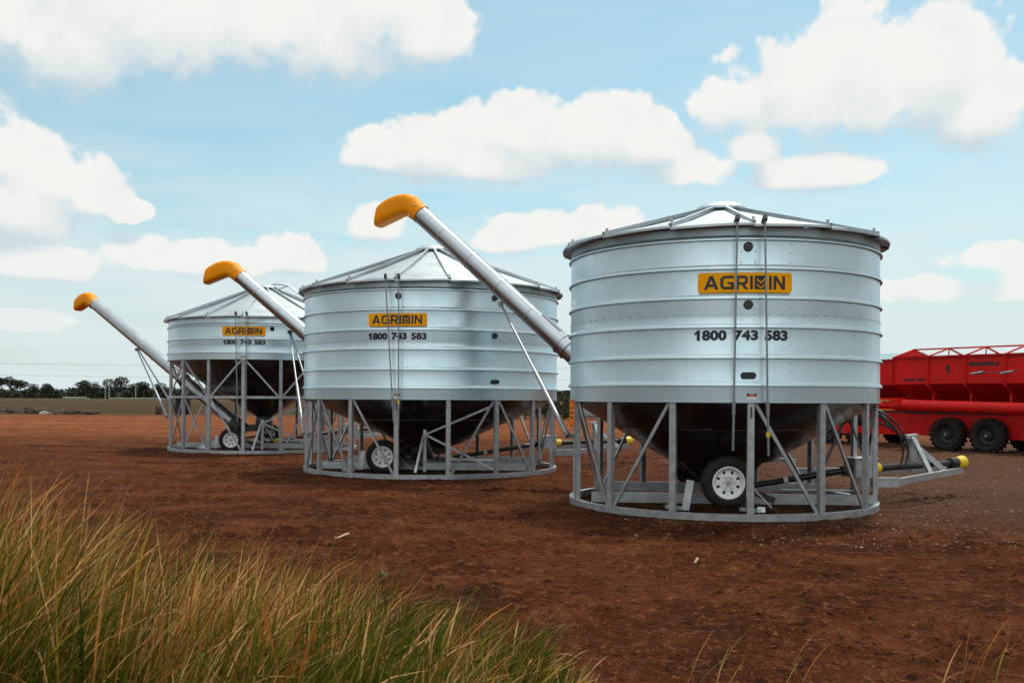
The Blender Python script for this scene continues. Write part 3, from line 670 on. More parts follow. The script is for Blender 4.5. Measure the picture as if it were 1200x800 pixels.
bins = [
 dict(c=(3.2118, 14.9657), R=2.308, N=14, t0=-.0368, zb=1.556, ribs=[1.77, 2.13, 2.53, 2.908, 3.297, 3.677], seams=[2.69], eave=3.845, zcap=4.47, rcap=.33, ztop=4.60,
      cone=((.80, .66), (.5, .4)), chute=[(.42, .42), (.3, .30), (.001, .30)], braces=[(-3, -2), (-1, -2), (0, 1), (1, 2), (3, 2), (-4, -5), (-6, -5), (4, 5), (6, 5), (3, 4)],
      beams=[((-2.02, -.52), (2.08, -.80)), ((-1.82, 1.3), (1.98, 1.12))], wheels=((-.28, -1.80, .47), (-.1, 1.75, .47)), wd=.70,
      auger=((-1.86, 19, 5.23), (3.05, 16.49, .52)), collar=4.05, props=[((-.22, 18.25, 3.36), (.86, 15.0, 1.03))],
      draw=dict(phi=.325, tip=4.62, r0=2.25, gear=2.16, glat=-.55, white=True), logo=(-.073, 3.122, 1.235, .262), phone=(-.092, 2.434, 1.235),
      sight=[(-.059, 3.592), (-.057, 2.834)], slot=[(-.055, 1.909)], sticker=(-.035, 1.655), rods=[(-.127, 3.90, -.142, .93, 0), (.017, 3.90, .046, .87, .90)],
      feet=[(-.86, -1.85, .07, .50), (.10, -2.12, .0, .17)],
      label='largest and nearest steel field bin, standing in front of the red trailers'),
 dict(c=(-1.7951, 21.6423), R=2.789, N=17, t0=-.1678, zb=1.556, ribs=[1.77, 2.13, 2.53, 2.908, 3.297, 3.69], seams=[2.68], eave=3.855, zcap=4.84, rcap=.31, ztop=4.97,
      cone=((.60, .56), (.4, .4)), chute=[(.45, .36), (.001, .34)], braces=[(-2, -1), (-1, 0), (2, 1), (2, 3), (4, 3), (-2, -3), (-4, -5), (-6, -5), (5, 6), (7, 6), (-6, -7)],
      beams=[((-2.4, -.75), (2.3, -1.1)), ((-2.1, 1.3), (2.2, 1.1))], wheels=((-.89, -1.42, .36), (-.62, 1.2, .40)), wd=.70,
      auger=((-7.14, 25.2, 4.76), (-2.1, 23.72, .60)), collar=3.62, props=[((-5.71, 24.85, 3.25), (-4.66, 21.7, .79)), ((-5.68, 24.85, 3.25), (-4.5, 22.6, 1.0))],
      draw=dict(phi=.50, tip=5.35, r0=2.85, gear=3.02, glat=.05), logo=(-.164, 3.112, 1.19, .252), phone=(-.166, 2.79, 1.20),
      sight=[(-.156, 3.575), (.544, 3.58), (.546, 2.826)], slot=[(.548, 1.915)], sticker=(-.158, 1.645), rods=[(-.231, 3.91, -.172, 1.12, 0), (-.140, 3.91, -.137, 1.02, .82)],
      stub=(.04, -2.05, 2), feet=[(-1.42, -2.12, .0, .2), (-1.35, -1.5, .06, .48)],
      label='middle corrugated steel field bin, its wall crossed by the auger of the nearest bin'),
 dict(c=(-7.58, 29.69), R=2.7965, N=17, t0=.040, zb=2.630, ribs=[2.81, 3.19, 3.575], seams=[3.02], eave=3.80, zcap=4.88, rcap=.33, ztop=5.0, zmid=1.575,
      cone=((.30, 1.02), (.3, .8)), chute=[(.30, .62), (.001, .55)], upper=[(-2, -3), (-2, -1), (0, -1), (0, 1), (2, 1), (2, 3), (4, 3), (-4, -5), (-6, -5), (6, 5), (-3, -4)],
      braces=[(-2, -1), (-1, 0), (2, 1), (-2, -3), (2, 3), (4, 5), (-4, -5), (-6, -5), (6, 7)],
      beams=[((-2.5, -.5), (2.4, -.9)), ((-2.1, 1.3), (2.2, 1.1))], wheels=((-.46, -1.89, .35), (.0, .55, .42)), wd=.68, w2ax=-1,
      auger=((-14.31, 33.1, 4.76), (-7.95, 28.5, .66)), collar=5.6, props=[((-12.2, 31.5, 3.10), (-10.42, 29.3, .98)), ((-12.15, 31.5, 3.10), (-10.5, 30.0, 1.3))],
      draw=dict(phi=.78, tip=5.3, r0=2.85, gear=3.2, glat=0), logo=(.043, 3.415, 1.20, .255), phone=(.047, 3.105, 1.19),
      sight=[(.321, 3.485)], slot=[], sticker=(.04, 2.70), rods=[(-.02, 3.86, .0, .9, 0), (.081, 3.86, .079, .9, 0)],
      stub=(.52, -2.25, 2), feet=[(-1.2, -2.1, .0, .2), (-1.0, -1.6, .03, .45)],
      label='farthest field bin with a short wall on tall braced legs'),
]
for b_ in bins: grain_bin(b_)
root1, root2, root3 = [o for o in C.objects if o.name.startswith('field_bin')]
# height-marker plate on the left post of the nearest bin
p = cylp(2.335, bins[0]['t0'] - 3 * 2 * PI / 14 - .03, 1.37)
pl = MB().box(p, (.095, .012, .42), Matrix.Rotation(-.9, 3, 'Z')).build('caution_plate', 'warn', root1, smooth=False)
lm = MB(); random.seed(3)
for i, (dz, ww) in enumerate(((.19, .07), (.085, .045), (.075, .03), (.02, .05), (.005, .06), (-.05, .04), (-.065, .05), (-.075, .03), (-.17, .05), (-.19, .03))):
    lm.box(p + Matrix.Rotation(-.9, 3, 'Z') @ Vector((0, -.0085, dz)), (ww, .003, .011), Matrix.Rotation(-.9, 3, 'Z'))
lm.build('printed_lines', 'black', pl, smooth=False)
# hydraulic gear by the drawbar of the nearest bin
hy = Vector((3.2118, 14.9657, 0))
ram0 = Vector((2.52, .62, 1.55)); ram1 = Vector((3.16, .80, .96))
ro = MB().tube([ram0, ram0.lerp(ram1, .62), ram0.lerp(ram1, .621), ram1], [.034, .034, .018, .018], 14).build('hydraulic_ram', 'plastic', root1, ang=30)
MB().tube([ram0 + Vector((-.05, -.02, .02)), ram0.lerp(ram1, .55) + Vector((0, 0, .10))], .022, 10).build('ram_link', 'rod', ro)
MB().tube([ram0.lerp(ram1, .35) + Vector((0, -.04, .0)), ram0.lerp(ram1, .58) + Vector((0, -.04, 0))], .030, 10).build('ram_label', 'rod', ro)
def bez(p0, p1, p2, p3, n=20):
    p0, p1, p2, p3 = map(Vector, (p0, p1, p2, p3)); return [p0 * (1 - t) ** 3 + p1 * 3 * t * (1 - t) ** 2 + p2 * 3 * t * t * (1 - t) + p3 * t ** 3 for t in [k / n for k in range(n + 1)]]
for q in (((2.3, .5, 1.42), (2.75, .6, 1.50), (3.20, .5, 1.0), (2.98, .5, .54)), ((2.32, .45, 1.46), (2.85, .5, 1.52), (3.26, .42, .90), (3.02, .45, .54)), ((2.2, .4, 1.40), (2.6, .45, 1.25), (2.9, .5, 1.15), (3.12, .7, .98)), ((2.05, .3, 1.42), (2.15, .2, 1.1), (2.05, -.2, .95), (2.12, -.45, .66))):
    MB().tube(bez(*q), .015, 8).build('hydraulic_hose', 'plastic', root1)
MB().bar((2.05, .55, 1.50), (2.60, .62, 1.52), .06, .05).build('ram_bracket', 'post', root1, smooth=False)
mb = MB()
for k in range(5):
    mb.tube([Vector((2.0 + (.09 + .01 * k) * math.cos(t), .35 + .012 * k, 1.34 + (.11 + .008 * k) * math.sin(t))) for t in [2 * PI * j / 20 for j in range(21)]], .011, 8, False)
mb.build('hose_coil', 'plastic', root1)
m_ = MB().bar((.75, 3.2, .52), (1.75, 2.0, .52), .07, .08); m_.bar((.8, 3.15, .30), (.8, 3.15, .62), .12, .12); m_.box((.8, 3.15, .28), (.22, .2, .03)); m_.build('jack_leg', 'post', root1, smooth=False)
MB().tube([(.55, -1.45, .34), (1.55, -1.55, .34)], .018, 8).build('tie_rod', 'rod', root1)
MB().box((-2.60, .3, 1.28), (.38, .35, .50)).build('hydraulic_tank', 'dark', root3, bevel=.03)
# open filler hatch ring on the farthest bin
hp = MB(); hp.tube([(.12, -.1, 4.97), (.35, -.1, 5.03), (.72, -.1, 4.99), (1.25, -.1, 4.60)], .022, 10); hp.tube([(.12, -.1, 4.93), (.40, -.1, 4.86), (.72, -.1, 4.97)], .018, 10); hp.build('hatch_handle', 'post', root3)

# ------------------------------------------------------------------ red machines
def big_wheel(parent, s, n, r, wd):
    T4 = Matrix.Translation((s, n, r - .03)) @ Matrix.Rotation(PI / 2, 4, 'X'); h = wd / 2; m_ = MB()
    m_.lathe([(r * .56, -h * .7), (r * .62, -h * .9), (r * .80, -h), (r * .92, -h * .85), (r * .95, -h * .4), (r * .955, 0), (r * .95, h * .4), (r * .92, h * .85), (r * .80, h), (r * .62, h * .9), (r * .56, h * .7)], 48, T4)
    for k in range(22):
        a = 2 * PI * k / 22
        for sg in (-1, 1):
            aa = a + (PI / 22 if sg > 0 else 0)
            Rm = T4.to_3x3() @ Matrix.Rotation(aa, 3, 'Z') @ Matrix.Rotation(sg * .65, 3, 'X')
            m_.box(T4 @ Vector((math.cos(aa) * r * .938, math.sin(aa) * r * .938, sg * h * .5)), (.07, .05, h * 1.1), Rm)
    ty = m_.build('wheel', 'rubber', parent, ang=40)
    rm = MB(); rm.lathe([(r * .56, h * .7), (r * .54, h * .75), (r * .48, h * .3), (r * .30, h * .2), (r * .26, h * .45), (r * .10, h * .5), (r * .09, h * .62), (.001, h * .62)], 36, T4)
    for k in range(8): a = 2 * PI * k / 8; rm.lathe([(.02, h * .2), (.02, h * .5), (.001, h * .5)], 6, T4 @ Matrix.Translation((math.cos(a) * r * .20, math.sin(a) * r * .20, 0)))
    rm.build('rim', 'dark', ty, ang=40)
    MB().lathe([(r * .085, h * .62), (r * .085, h * .85), (.001, h * .85)], 16, T4).build('hub_cap', 'rod', ty)
def flat_text(txt, wd, ht, s, z, parent, name, m='black', y=-.012, bold=.02):
    tv, tf = fit_text(txt, wd, ht, bold); MB().add([(a + s, y, b + z) for a, b, _ in tv], tf).build(name, m, parent, smooth=False)
def machine(loc, rz, Ln, label, full=True):
    root = empty('seed_bin_trailer', loc, rz); tag(root, label, 'farm trailer', 'red bulk trailers parked behind the bins')
    Wd = 2.3; z0, z1 = 2.13, 2.98
    MB().add([(0, 0, z0), (Ln, 0, z0), (Ln, 0, z1), (0, 0, z1), (0, Wd, z0), (Ln, Wd, z0), (Ln, Wd, z1), (0, Wd, z1), (.05, .03, z1), (Ln - .05, .03, z1), (Ln - .05, Wd - .03, z1), (.05, Wd - .03, z1)],
             [(0, 1, 2, 3), (5, 4, 7, 6), (4, 0, 3, 7), (1, 5, 6, 2), (3, 2, 9, 8), (7, 3, 8, 11)]).build('tub', 'red', root, smooth=False)
    # hopper floors, one V per bay
    nb = int(Ln / 1.26); h = MB()
    h.add([(0.02, .01, z0 - .002), (Ln - .02, .01, z0 - .002), (Ln - .3, .85, 1.45), (.55, .85, 1.45), (.02, Wd - .01, z0 - .002), (Ln - .02, Wd - .01, z0 - .002), (Ln - .3, Wd - .85, 1.45), (.55, Wd - .85, 1.45)],
          [(0, 1, 2, 3), (5, 4, 7, 6), (4, 0, 3, 7), (1, 5, 6, 2), (3, 2, 6, 7)]); h.build('hopper_floor', 'darkred', root, smooth=False)
    for i in range(1, nb + 1):
        s_ = 1.26 * i - .02
        if s_ > Ln - .1: break
        m_ = MB().bar((s_, -.028, z0 - .08), (s_, -.028, z1), .07, .05, up=(1, 0, 0)); m_.bar((s_, -.02, z0 - .05), (s_ + .12, .80, 1.40), .06, .05, up=(1, 0, 0)); m_.bar((s_ + .16, .05, 1.1), (s_ + .16, .05, 1.80), .06, .05); m_.build('stiffener', 'red', root, smooth=False)
    m_ = MB().bar((-.03, -.02, z1 + .02), (Ln, -.02, z1 + .02), .06, .07); m_.bar((-.03, Wd + .02, z1 + .02), (Ln, Wd + .02, z1 + .02), .06, .07); m_.bar((-.02, -.028, z0), (-.02, -.028, z1), .05, .05); m_.build('top_rail', 'darkred', root, smooth=False)
    if full:
        zr = z1 + .34; m_ = MB().bar((0, Wd / 2, zr), (Ln, Wd / 2, zr), .05, .05)
        for i in range(nb + 1):
            s_ = .01 + 1.26 * i; m_.bar((s_, 0, z1 + .05), (s_, Wd / 2, zr), .045, .045); m_.bar((s_, Wd, z1 + .05), (s_, Wd / 2, zr), .045, .045)
            m_.bar((s_, Wd / 2, zr), (s_, Wd / 2, z1), .03, .03)
        m_.build('tarp_frame', 'red', root, smooth=False)
        MB().add([(-.01, 0, z1 + .05), (-.01, Wd, z1 + .05), (-.01, Wd / 2, zr), (.03, 0, z1 + .05), (.03, Wd, z1 + .05), (.03, Wd / 2, zr)], [(0, 1, 2), (5, 4, 3), (0, 3, 4, 1), (1, 4, 5, 2), (2, 5, 3, 0)]).build('end_gable', 'red', root, smooth=False)
        o1 = poly([[(-.2, .0), (.2, .0), (.2, 1), (-.08, 1), (-.6, .68), (-.42, .46), (-.2, .62)]]); MB().add([(a * .20 + 1.93, -.008, (b - .5) * .28 + z1 - .39) for a, b, _ in o1[0]], o1[1]).build('bay_number', 'black', root, smooth=False)
        flat_text('BROOKFIELD', .98, .125, 3.10, z1 - .24, root, 'maker_name', y=-.006, bold=.05)
        flat_text('OMNIBIN', .46, .075, .56, z0 + .14, root, 'model_name', y=-.006, bold=.05)
        bb = MB().box((.99, -.006, z0 + .165), (.24, .004, .032)); bb.box((.99, -.006, z0 + .115), (.24, .004, .040)); bb.build('model_bars', 'black', root, smooth=False)
        for q in (2.95, 3.85):
            MB().tube([(q + .15, -.75, z1 - .58), (q + .52, -.72, z1 - .52)], .035, 12).build('lamp_arm', 'rod', root)
        MB().tube([(2.9, -.02, z1 - .5), (3.1, -.75, z1 - .58), (4.6, -.72, z1 - .50)], .015, 8).build('lamp_bracket', 'dark', root)
        # side auger
        a = Vector((-1.1, -.42, 1.47)); b = Vector((Ln, -.42, 1.30)); MB().tube([a, b], .185, 28).build('side_auger', 'red', root)
        fl = MB().box((-.35, -.42, 1.52), (1.9, .46, .30)).build('auger_hood', 'red', root, bevel=.02)
        MB().box((-.30, -.42, 1.28), (1.5, .44, .07)).build('hood_rail', 'red', fl, smooth=False)
        flat_text('-HHHHH-', .55, .05, .0, 1.585, fl, 'yellow_print', 'yellow', y=-.656)
        flat_text('----------', 1.1, .02, -.2, 1.285, fl, 'yellow_line', 'yellow', y=-.644)
    else:
        MB().add([(0, -.05, z1 + .03), (0, Wd + .05, z1 + .03), (0, Wd / 2, z1 + .32), (Ln, -.05, z1 + .03), (Ln, Wd + .05, z1 + .03), (Ln, Wd / 2, z1 + .32)], [(0, 1, 2), (5, 4, 3), (0, 3, 4, 1), (1, 4, 5, 2), (2, 5, 3, 0)]).build('tarp', 'teal', root, smooth=False)
    # chassis
    m_ = MB(); m_.add([(.0, .30, .45), (.35, .30, 1.16), (Ln, .30, 1.16), (Ln, .30, .36), (.0, .55, .45), (.35, .55, 1.16), (Ln, .55, 1.16), (Ln, .55, .36)], [(0, 3, 2, 1), (4, 5, 6, 7), (0, 1, 5, 4), (1, 2, 6, 5), (2, 3, 7, 6), (3, 0, 4, 7)])
    m_.build('side_skirt', 'red', root, smooth=False)
    MB().box((Ln / 2, Wd / 2, .95), (Ln * .96, Wd - 1.2, .3)).build('chassis', 'darkred', root, smooth=False)
    m_ = MB().bar((-2.6, .45, .56), (.4, .45, .56), .12, .24); m_.bar((-2.6, Wd - .45, .56), (.4, Wd - .45, .56), .12, .24); m_.bar((-2.6, .4, .56), (-2.6, Wd - .4, .56), .12, .2); m_.build('drawbar', 'red', root, smooth=False)
    m_ = MB().bar((-2.0, .25, .52), (-2.0, .25, 1.15), .07, .07); m_.tube([(-2.0, .25, .42), (-2.0, .25, .72)], [.16, .16], 14); m_.build('jockey_stand', 'red', root)
    for s_ in (1.96, 3.28):
        if s_ < Ln - .5:
            for n_ in (-.02, Wd - .0): big_wheel(root, s_, n_, .545, .46)
            MB().bar((s_, .2, .53), (s_, Wd - .2, .53), .12, .12).build('axle', 'dark', root, smooth=False)
    MB().box((Ln / 2, .34, 1.27), (Ln * .96, .10, .24)).build('gap_shade_strip', 'dark', root, smooth=False)  # added dark strip in the gap above the skirt, standing in for shade
    return root
machine((12.8, 32.5, 0), math.atan2(-.816, .578), 7.4, 'long red trailer marked BROOKFIELD and 1, with open roof frame and two big tyres showing')
machine((10.75, 37.9, 0), math.atan2(-.816, .578), 5.0, 'red trailer under a blue grey cover, behind the left end of the long red one', False)

# ------------------------------------------------------------------ vegetation far off
def leaf_crown(lobes, n, size, seed):
    r = np.random.RandomState(seed); m_ = MB(); vs = []; fs = []
    wts = np.array([l[3] * l[4] * l[5] for l in lobes]); wts = wts / wts.sum()
    for li, l in enumerate(lobes):
        k = int(n * wts[li]) + 4; d = r.normal(size=(k, 3)); d /= np.linalg.norm(d, axis=1)[:, None]; rad = r.uniform(.25, 1, k) ** .45
        c = np.array(l[:3]) + d * rad[:, None] * np.array(l[3:6])
        for p in c:
            a, b = r.normal(size=3), r.normal(size=3); a /= np.linalg.norm(a); b -= a * b.dot(a); b /= np.linalg.norm(b); s_ = size * r.uniform(.5, 1.3)
            o = len(vs); vs += [tuple(p - a * s_), tuple(p + b * s_ * .6), tuple(p + a * s_), tuple(p - b * s_ * .6)]; fs.append((o, o + 1, o + 2, o + 3))
    return m_.add(vs, fs)
def tree(x, y, h, wd, seed, label, group, name='gum_tree', n=650, leafm='leaf', stem=.35):
    r = random.Random(seed); root = empty(name, (x, y, 0)); tag(root, label, 'tree' if 'tree' in name else 'bush', group)
    lobes = []
    for i in range(r.randint(5, 8)):
        a = r.uniform(0, 2 * PI); q = r.uniform(.1, .75) * wd / 2; s_ = r.uniform(.20, .36) * wd
        lobes.append((q * math.cos(a), q * math.sin(a), h * r.uniform(stem + .15, .88), s_, s_, s_ * r.uniform(.5, .85)))
    leaf_crown(lobes, n, max(.05, wd * .038), seed).build('crown', leafm, root, smooth=False)
    t = MB().tube([(0, 0, -.1), (r.uniform(-.1, .1) * wd * .3, 0, h * .4), (0, 0, h * .72)], [h * .028, h * .022, h * .008], 7)
    for l in lobes[:4]: t.tube([(0, 0, h * stem), (l[0] * .6, l[1] * .6, (h * stem + l[2]) / 2), (l[0], l[1], l[2])], [h * .014, h * .010, h * .004], 5)
    t.build('trunk', 'bark', root)
    return root
def px2(pxv, d, h=0): return (pxv - 600) / FX * d
# far wood as one mass
r = np.random.RandomState(5); lobes = []
for i in range(420):
    a = math.radians(-40 + 80 * i / 420 + r.uniform(-.1, .1)); d = 520 + r.uniform(-20, 40); hh = 4.0 + 2.2 * vnoise(np.array([i * .11]), np.array([3.3]), 4)[0] + r.uniform(-.6, .8)
    lobes.append((math.tan(a) * d, d, hh * .5, r.uniform(2.5, 5), 4, hh * .55))
fw = leaf_crown(lobes, 60000, .95, 77)
cn = 260; cv = []; cf = []
for i in range(cn + 1):
    a = math.radians(-40 + 80 * i / cn); d = 545; hh = 2.8 + 2.4 * vnoise(np.array([i * .35]), np.array([8.]), 4)[0] + r.uniform(-.35, .35)
    cv += [(math.tan(a) * (d - 6), d - 6, -.2), (math.tan(a) * (d - 4), d - 4, hh * .8), (math.tan(a) * d, d, hh), (math.tan(a) * (d + 6), d + 6, -.2)]
for i in range(cn):
    b = i * 4
    for j in range(3): cf.append((b + j, b + j + 1, b + j + 5, b + j + 4))
o = fw.add(cv, cf).build('far_wood', 'leaf', None, smooth=False); tag(o, 'dark far-off belt of scrub along the horizon', 'woodland', kind='stuff')
spots = [(2, 500, 13.5, 11, 'pale-trunked tree at the left picture edge, standing above the far wood'), (13, 505, 12.5, 9, 'second tall tree from the left edge on the horizon'), (24, 500, 11.5, 9, 'rightmost of the three tall trees at the left edge of the horizon'),
         (39, 500, 9.0, 6, 'small thin isolated tree just right of the tall left group'), (57, 500, 8.6, 8, 'low rounded tree midway between the left group and the power poles'), (100, 495, 10.5, 9, 'rounded tree just left of the power poles'),
         (110, 500, 10.8, 8, 'narrow tree touching the left power pole on the horizon'), (136, 495, 13.2, 11, 'tallest domed tree right of the power poles'), (155, 500, 9.6, 5, 'thin tree between the domed tree and the short pole'), (168, 495, 11.2, 10, 'spiky topped tree near the prop of the farthest bin'), (186, 500, 9.5, 9, 'low tree just left of the farthest bin')]
for i, (p_, d, h, wd, lb) in enumerate(spots): tree(px2(p_, d), d, h * .86, wd, 100 + i, lb, 'gum trees along the horizon', n=1300, stem=.36)
bs = [(596, 76, 1.8, 3.4), (616, 74, 2.0, 3.2), (640, 75, 2.3, 3.0), (661, 72, 2.3, 2.8), (682, 86, 2.6, 3.6), (706, 75, 2.2, 3.4), (733, 73, 2.1, 3.2), (760, 74, 2.3, 3.4), (785, 76, 2.0, 3.0), (420, 80, 2.0, 3.6), (560, 78, 1.9, 3.4), (905, 76, 2.4, 4.0), (950, 74, 2.4, 4.0)]
names_ = ['bush seen through the legs at the right end of the middle bin', 'bush just left of the gap between the two nearest bins', 'tall bush in the gap between the two nearest bins', 'bush touching the caution plate of the nearest bin', 'bush behind the caged white tank', 'bush just right of the caged white tank', 'bush seen under the hopper of the nearest bin, left part', 'bush hidden mostly behind the nearest hopper', 'bush at the edge of the hopper shadow of the nearest bin', 'bush between the farthest and the middle bin legs', 'bush behind the right legs of the middle bin', 'bush behind the right half of the nearest bin', 'bush behind the rightmost legs of the nearest bin']
for i, ((p_, d, h, wd), lb) in enumerate(zip(bs, names_)): tree(px2(p_, d), d, h, wd, 300 + i, lb, 'bushes along the yard edge', name='roadside_bush', n=900, leafm='bush', stem=.12)

# caged tank
tx = px2(688, 79); tk = empty('caged_tank', (tx, 79, 0)); tag(tk, 'white liquid tank in a wire cage on a pallet by the bushes', 'tank')
MB().box((0, 0, .62), (1.1, .95, .9)).build('bottle', 'ibc', tk, bevel=.05)
m_ = MB()
for i in range(7):
    for yv in (-.5, .5): m_.bar((-.57 + i * .19, yv, .16), (-.57 + i * .19, yv, 1.1), .022, .022)
for i in range(6):
    for yv in (-.51, .51): m_.bar((-.6, yv, .18 + i * .18), (.6, yv, .18 + i * .18), .022, .022)
m_.build('cage', 'rod', tk, smooth=False)
m_ = MB()
for yv in (-.42, 0, .42): m_.box((0, yv, .07), (1.15, .12, .12))
m_.build('pallet', 'wood', tk, smooth=False)

# mounds and rocks along the field edge
def lump(name, x, y, sx, sy, sz, seed, m_, label, cat, group=None, sub=3):
    bm = bmesh.new(); bmesh.ops.create_icosphere(bm, subdivisions=sub, radius=1); r = np.random.RandomState(seed); off = r.uniform(0, 50, 3)
    for v_ in bm.verts:
        p_ = np.array(v_.co); n_ = vnoise(np.array([p_[0] * 2.2 + off[0] + p_[2]]), np.array([p_[1] * 2.2 + off[1] - p_[2]]), seed)[0] + .5 * vnoise(np.array([p_[0] * 5 + off[2]]), np.array([p_[1] * 5 + p_[2] * 4]), seed + 1)[0]
        v_.co = Vector(p_ * (.62 + .5 * n_)); v_.co.x *= sx; v_.co.y *= sy; v_.co.z *= sz
    me = bpy.data.meshes.new(name); bm.to_mesh(me); bm.free(); me.materials.append(M[m_]); o = bpy.data.objects.new(name, me); o.location = (x, y, 0); C.objects.link(o); tag(o, label, cat, group); return o
for i, (p_, d, sx, sz, lb) in enumerate([(3, 86, 1.2, .7, 'dark earth mound at the left picture edge by the field'), (20, 85, 1.7, 1.0, 'second dark earth mound from the left edge'), (41, 85, 1.9, 1.05, 'largest dark earth mound near the field edge'), (80, 83, 1.8, .75, 'brown earth mound left of the small dark mound'), (103, 83, 1.2, .7, 'small dark earth mound, rightmost of the row')]):
    o = lump('earth_mound', px2(p_, d), d, sx * .8, 1.0, sz * .55, 40 + i, 'rock', lb, 'mound', 'earth mounds along the field')
lump('pale_boulder', px2(53, 82), 82, .55, .4, .26, 61, 'paleRock', 'pale grey boulder in front of the largest earth mound', 'rock')
lump('pale_boulder', px2(73, 84), 84, .4, .35, .36, 62, 'paleRock', 'small pale boulder beside the brown earth mound', 'rock')
lump('stump', px2(186, 84), 84, .28, .3, .75, 63, 'rock', 'short reddish stump near the prop foot of the farthest bin', 'stump')
# poles and lines
for i, (p_, h, lb) in enumerate([(123.5, 9.0, 'left pole of the pair before the far wood'), (128, 9.0, 'right pole of the pair before the far wood'), (159, 7.0, 'single shorter pole before the far wood')]):
    x_ = px2(p_, 430); root = empty('power_pole', (x_, 430, 0)); tag(root, lb, 'pole', 'power poles before the wood')
    MB().tube([(0, 0, -.2), (0, 0, h)], [.30, .22], 8).build('pole', 'wood', root); MB().bar((-1.2, 0, h - .7), (1.2, 0, h - .7), .14, .14).build('crossarm', 'wood', root, smooth=False)
for i, (z_, lb) in enumerate(((17.0, 'upper thin power line crossing the low sky'), (12.0, 'lower thin power line crossing the low sky'))):
    o = MB().tube(curve_pts((-420, 420, z_ + 1), (60, 430, z_ - 2), 1.5, 24), .045, 5).build('power_line', 'wire'); tag(o, lb, 'wire', 'power lines')
for (p0, p1, d, h, lb) in ((76, 102, 400, .9, 'long low pale strip of shed roof left of the power poles'), (130, 192, 420, .65, 'long low white strip of shed roof right of the power poles')):
    x0, x1 = px2(p0, d), px2(p1, d); root = empty('low_shed', ((x0 + x1) / 2, d, 0)); tag(root, lb, 'shed', 'low pale sheds in the distance')
    L_ = x1 - x0; MB().box((0, 0, h * .35), (L_, 5, h * .7)).build('wall', 'shed', root, smooth=False)
    MB().add([(-L_ / 2, -2.7, h * .71), (L_ / 2, -2.7, h * .71), (L_ / 2, 0, h), (-L_ / 2, 0, h), (-L_ / 2, 2.7, h * .71), (L_ / 2, 2.7, h * .71)], [(0, 1, 2, 3), (3, 2, 5, 4), (0, 3, 4), (1, 5, 2), (0, 4, 5, 1)]).build('roof', 'shed', root, smooth=False)

# ------------------------------------------------------------------ loose clods, pebbles, litter
def scatter(name, n, yr, smin, smax, m_, label, cat, seed, xlim=None, tex=.45):
    r = np.random.RandomState(seed); base = np.array([(1, 0, 0), (.35, .9, .05), (-.6, .75, 0), (-1, -.1, 0), (-.4, -.85, .05), (.6, -.7, 0), (.45, .35, .55), (-.35, .42, .6), (-.5, -.35, .5), (.3, -.45, .6)]); F = [(0, 1, 6), (1, 2, 7), (1, 7, 6), (2, 3, 7), (3, 8, 7), (3, 4, 8), (4, 5, 9), (4, 9, 8), (5, 0, 9), (0, 6, 9), (6, 7, 8, 9)]
    vs = []; fs = []; y = yr[0] * (yr[1] / yr[0]) ** r.uniform(0, 1, n * 3); x = r.uniform(-.62, .62, n * 3) * (y + 1.5)
    if xlim is not None: k = x > xlim + y * .02; x = x[k]; y = y[k]
    k = fbm(x * .9, y * .9, 3, 5) + r.uniform(-.12, .12, len(x)) > tex; x = x[k][:n]; y = y[k][:n]; z = ground_h(x, y)
    for i in range(len(x)):
        s_ = smin + (smax - smin) * r.uniform() ** 4; a = r.uniform(0, 2 * PI); c, q = math.cos(a), math.sin(a); sc_ = s_ * r.uniform(.6, 1.3, 3)
        P_ = (base + r.uniform(-.2, .2, base.shape)) * sc_; o = len(vs)
        vs += [(x[i] + p[0] * c - p[1] * q, y[i] + p[0] * q + p[1] * c, z[i] - s_ * .12 + p[2]) for p in P_]; fs += [tuple(o + j for j in f) for f in F]
    me = bpy.data.meshes.new(name); me.from_pydata(vs, [], fs); me.materials.append(M[m_]); o = bpy.data.objects.new(name, me); C.objects.link(o); tag(o, label, cat, kind='stuff')
scatter('soil_clods', 52000, (4.6, 30), .004, .022, 'clod', 'small dark clods of earth scattered over the yard', 'soil', 3, tex=.50)
scatter('gravel', 13000, (10.5, 46), .004, .020, 'pebble', 'pale crushed gravel on the right of the yard', 'gravel', 4, xlim=1.2, tex=.38)
def chip(name, x, y, L_, wd, a, m_, lb, cat):
    z = float(ground_h(np.array([x]), np.array([y]))[0]) + .012; m2 = MB(); n = 6; vs = []
    for i in range(n + 1):
        t = i / n - .5; hw = wd * (1 - (2 * t) ** 2 * .6); vs += [(t * L_, -hw, .01 + .02 * math.sin(3 * t)), (t * L_, hw, .02 + .02 * math.sin(4 * t))]
    vs += [(p[0], p[1], p[2] - .006) for p in vs]; q = 2 * (n + 1); fs = []
    for i in range(n): a_ = i * 2; fs += [(a_, a_ + 2, a_ + 3, a_ + 1), (q + a_, q + a_ + 1, q + a_ + 3, q + a_ + 2), (a_, q + a_, q + a_ + 2, a_ + 2), (a_ + 1, a_ + 3, q + a_ + 3, q + a_ + 1)]
    fs += [(0, 1, q + 1, q), (2 * n, q + 2 * n, q + 2 * n + 1, 2 * n + 1)]
    o = m2.add(vs, fs).build(name, m_); o.location = (x, y, z); o.rotation_euler = (0, 0, a); tag(o, lb, cat)
chip('husk', px2(402, 10.9), 10.9, .17, .007, .5, 'husk', 'thin white dry husk lying on the dirt before the middle bin', 'husk')
chip('paper_scrap', px2(817, 9.5), 9.5, .045, .015, .3, 'husk', 'tiny pale scrap lying on the dirt before the nearest bin', 'scrap')

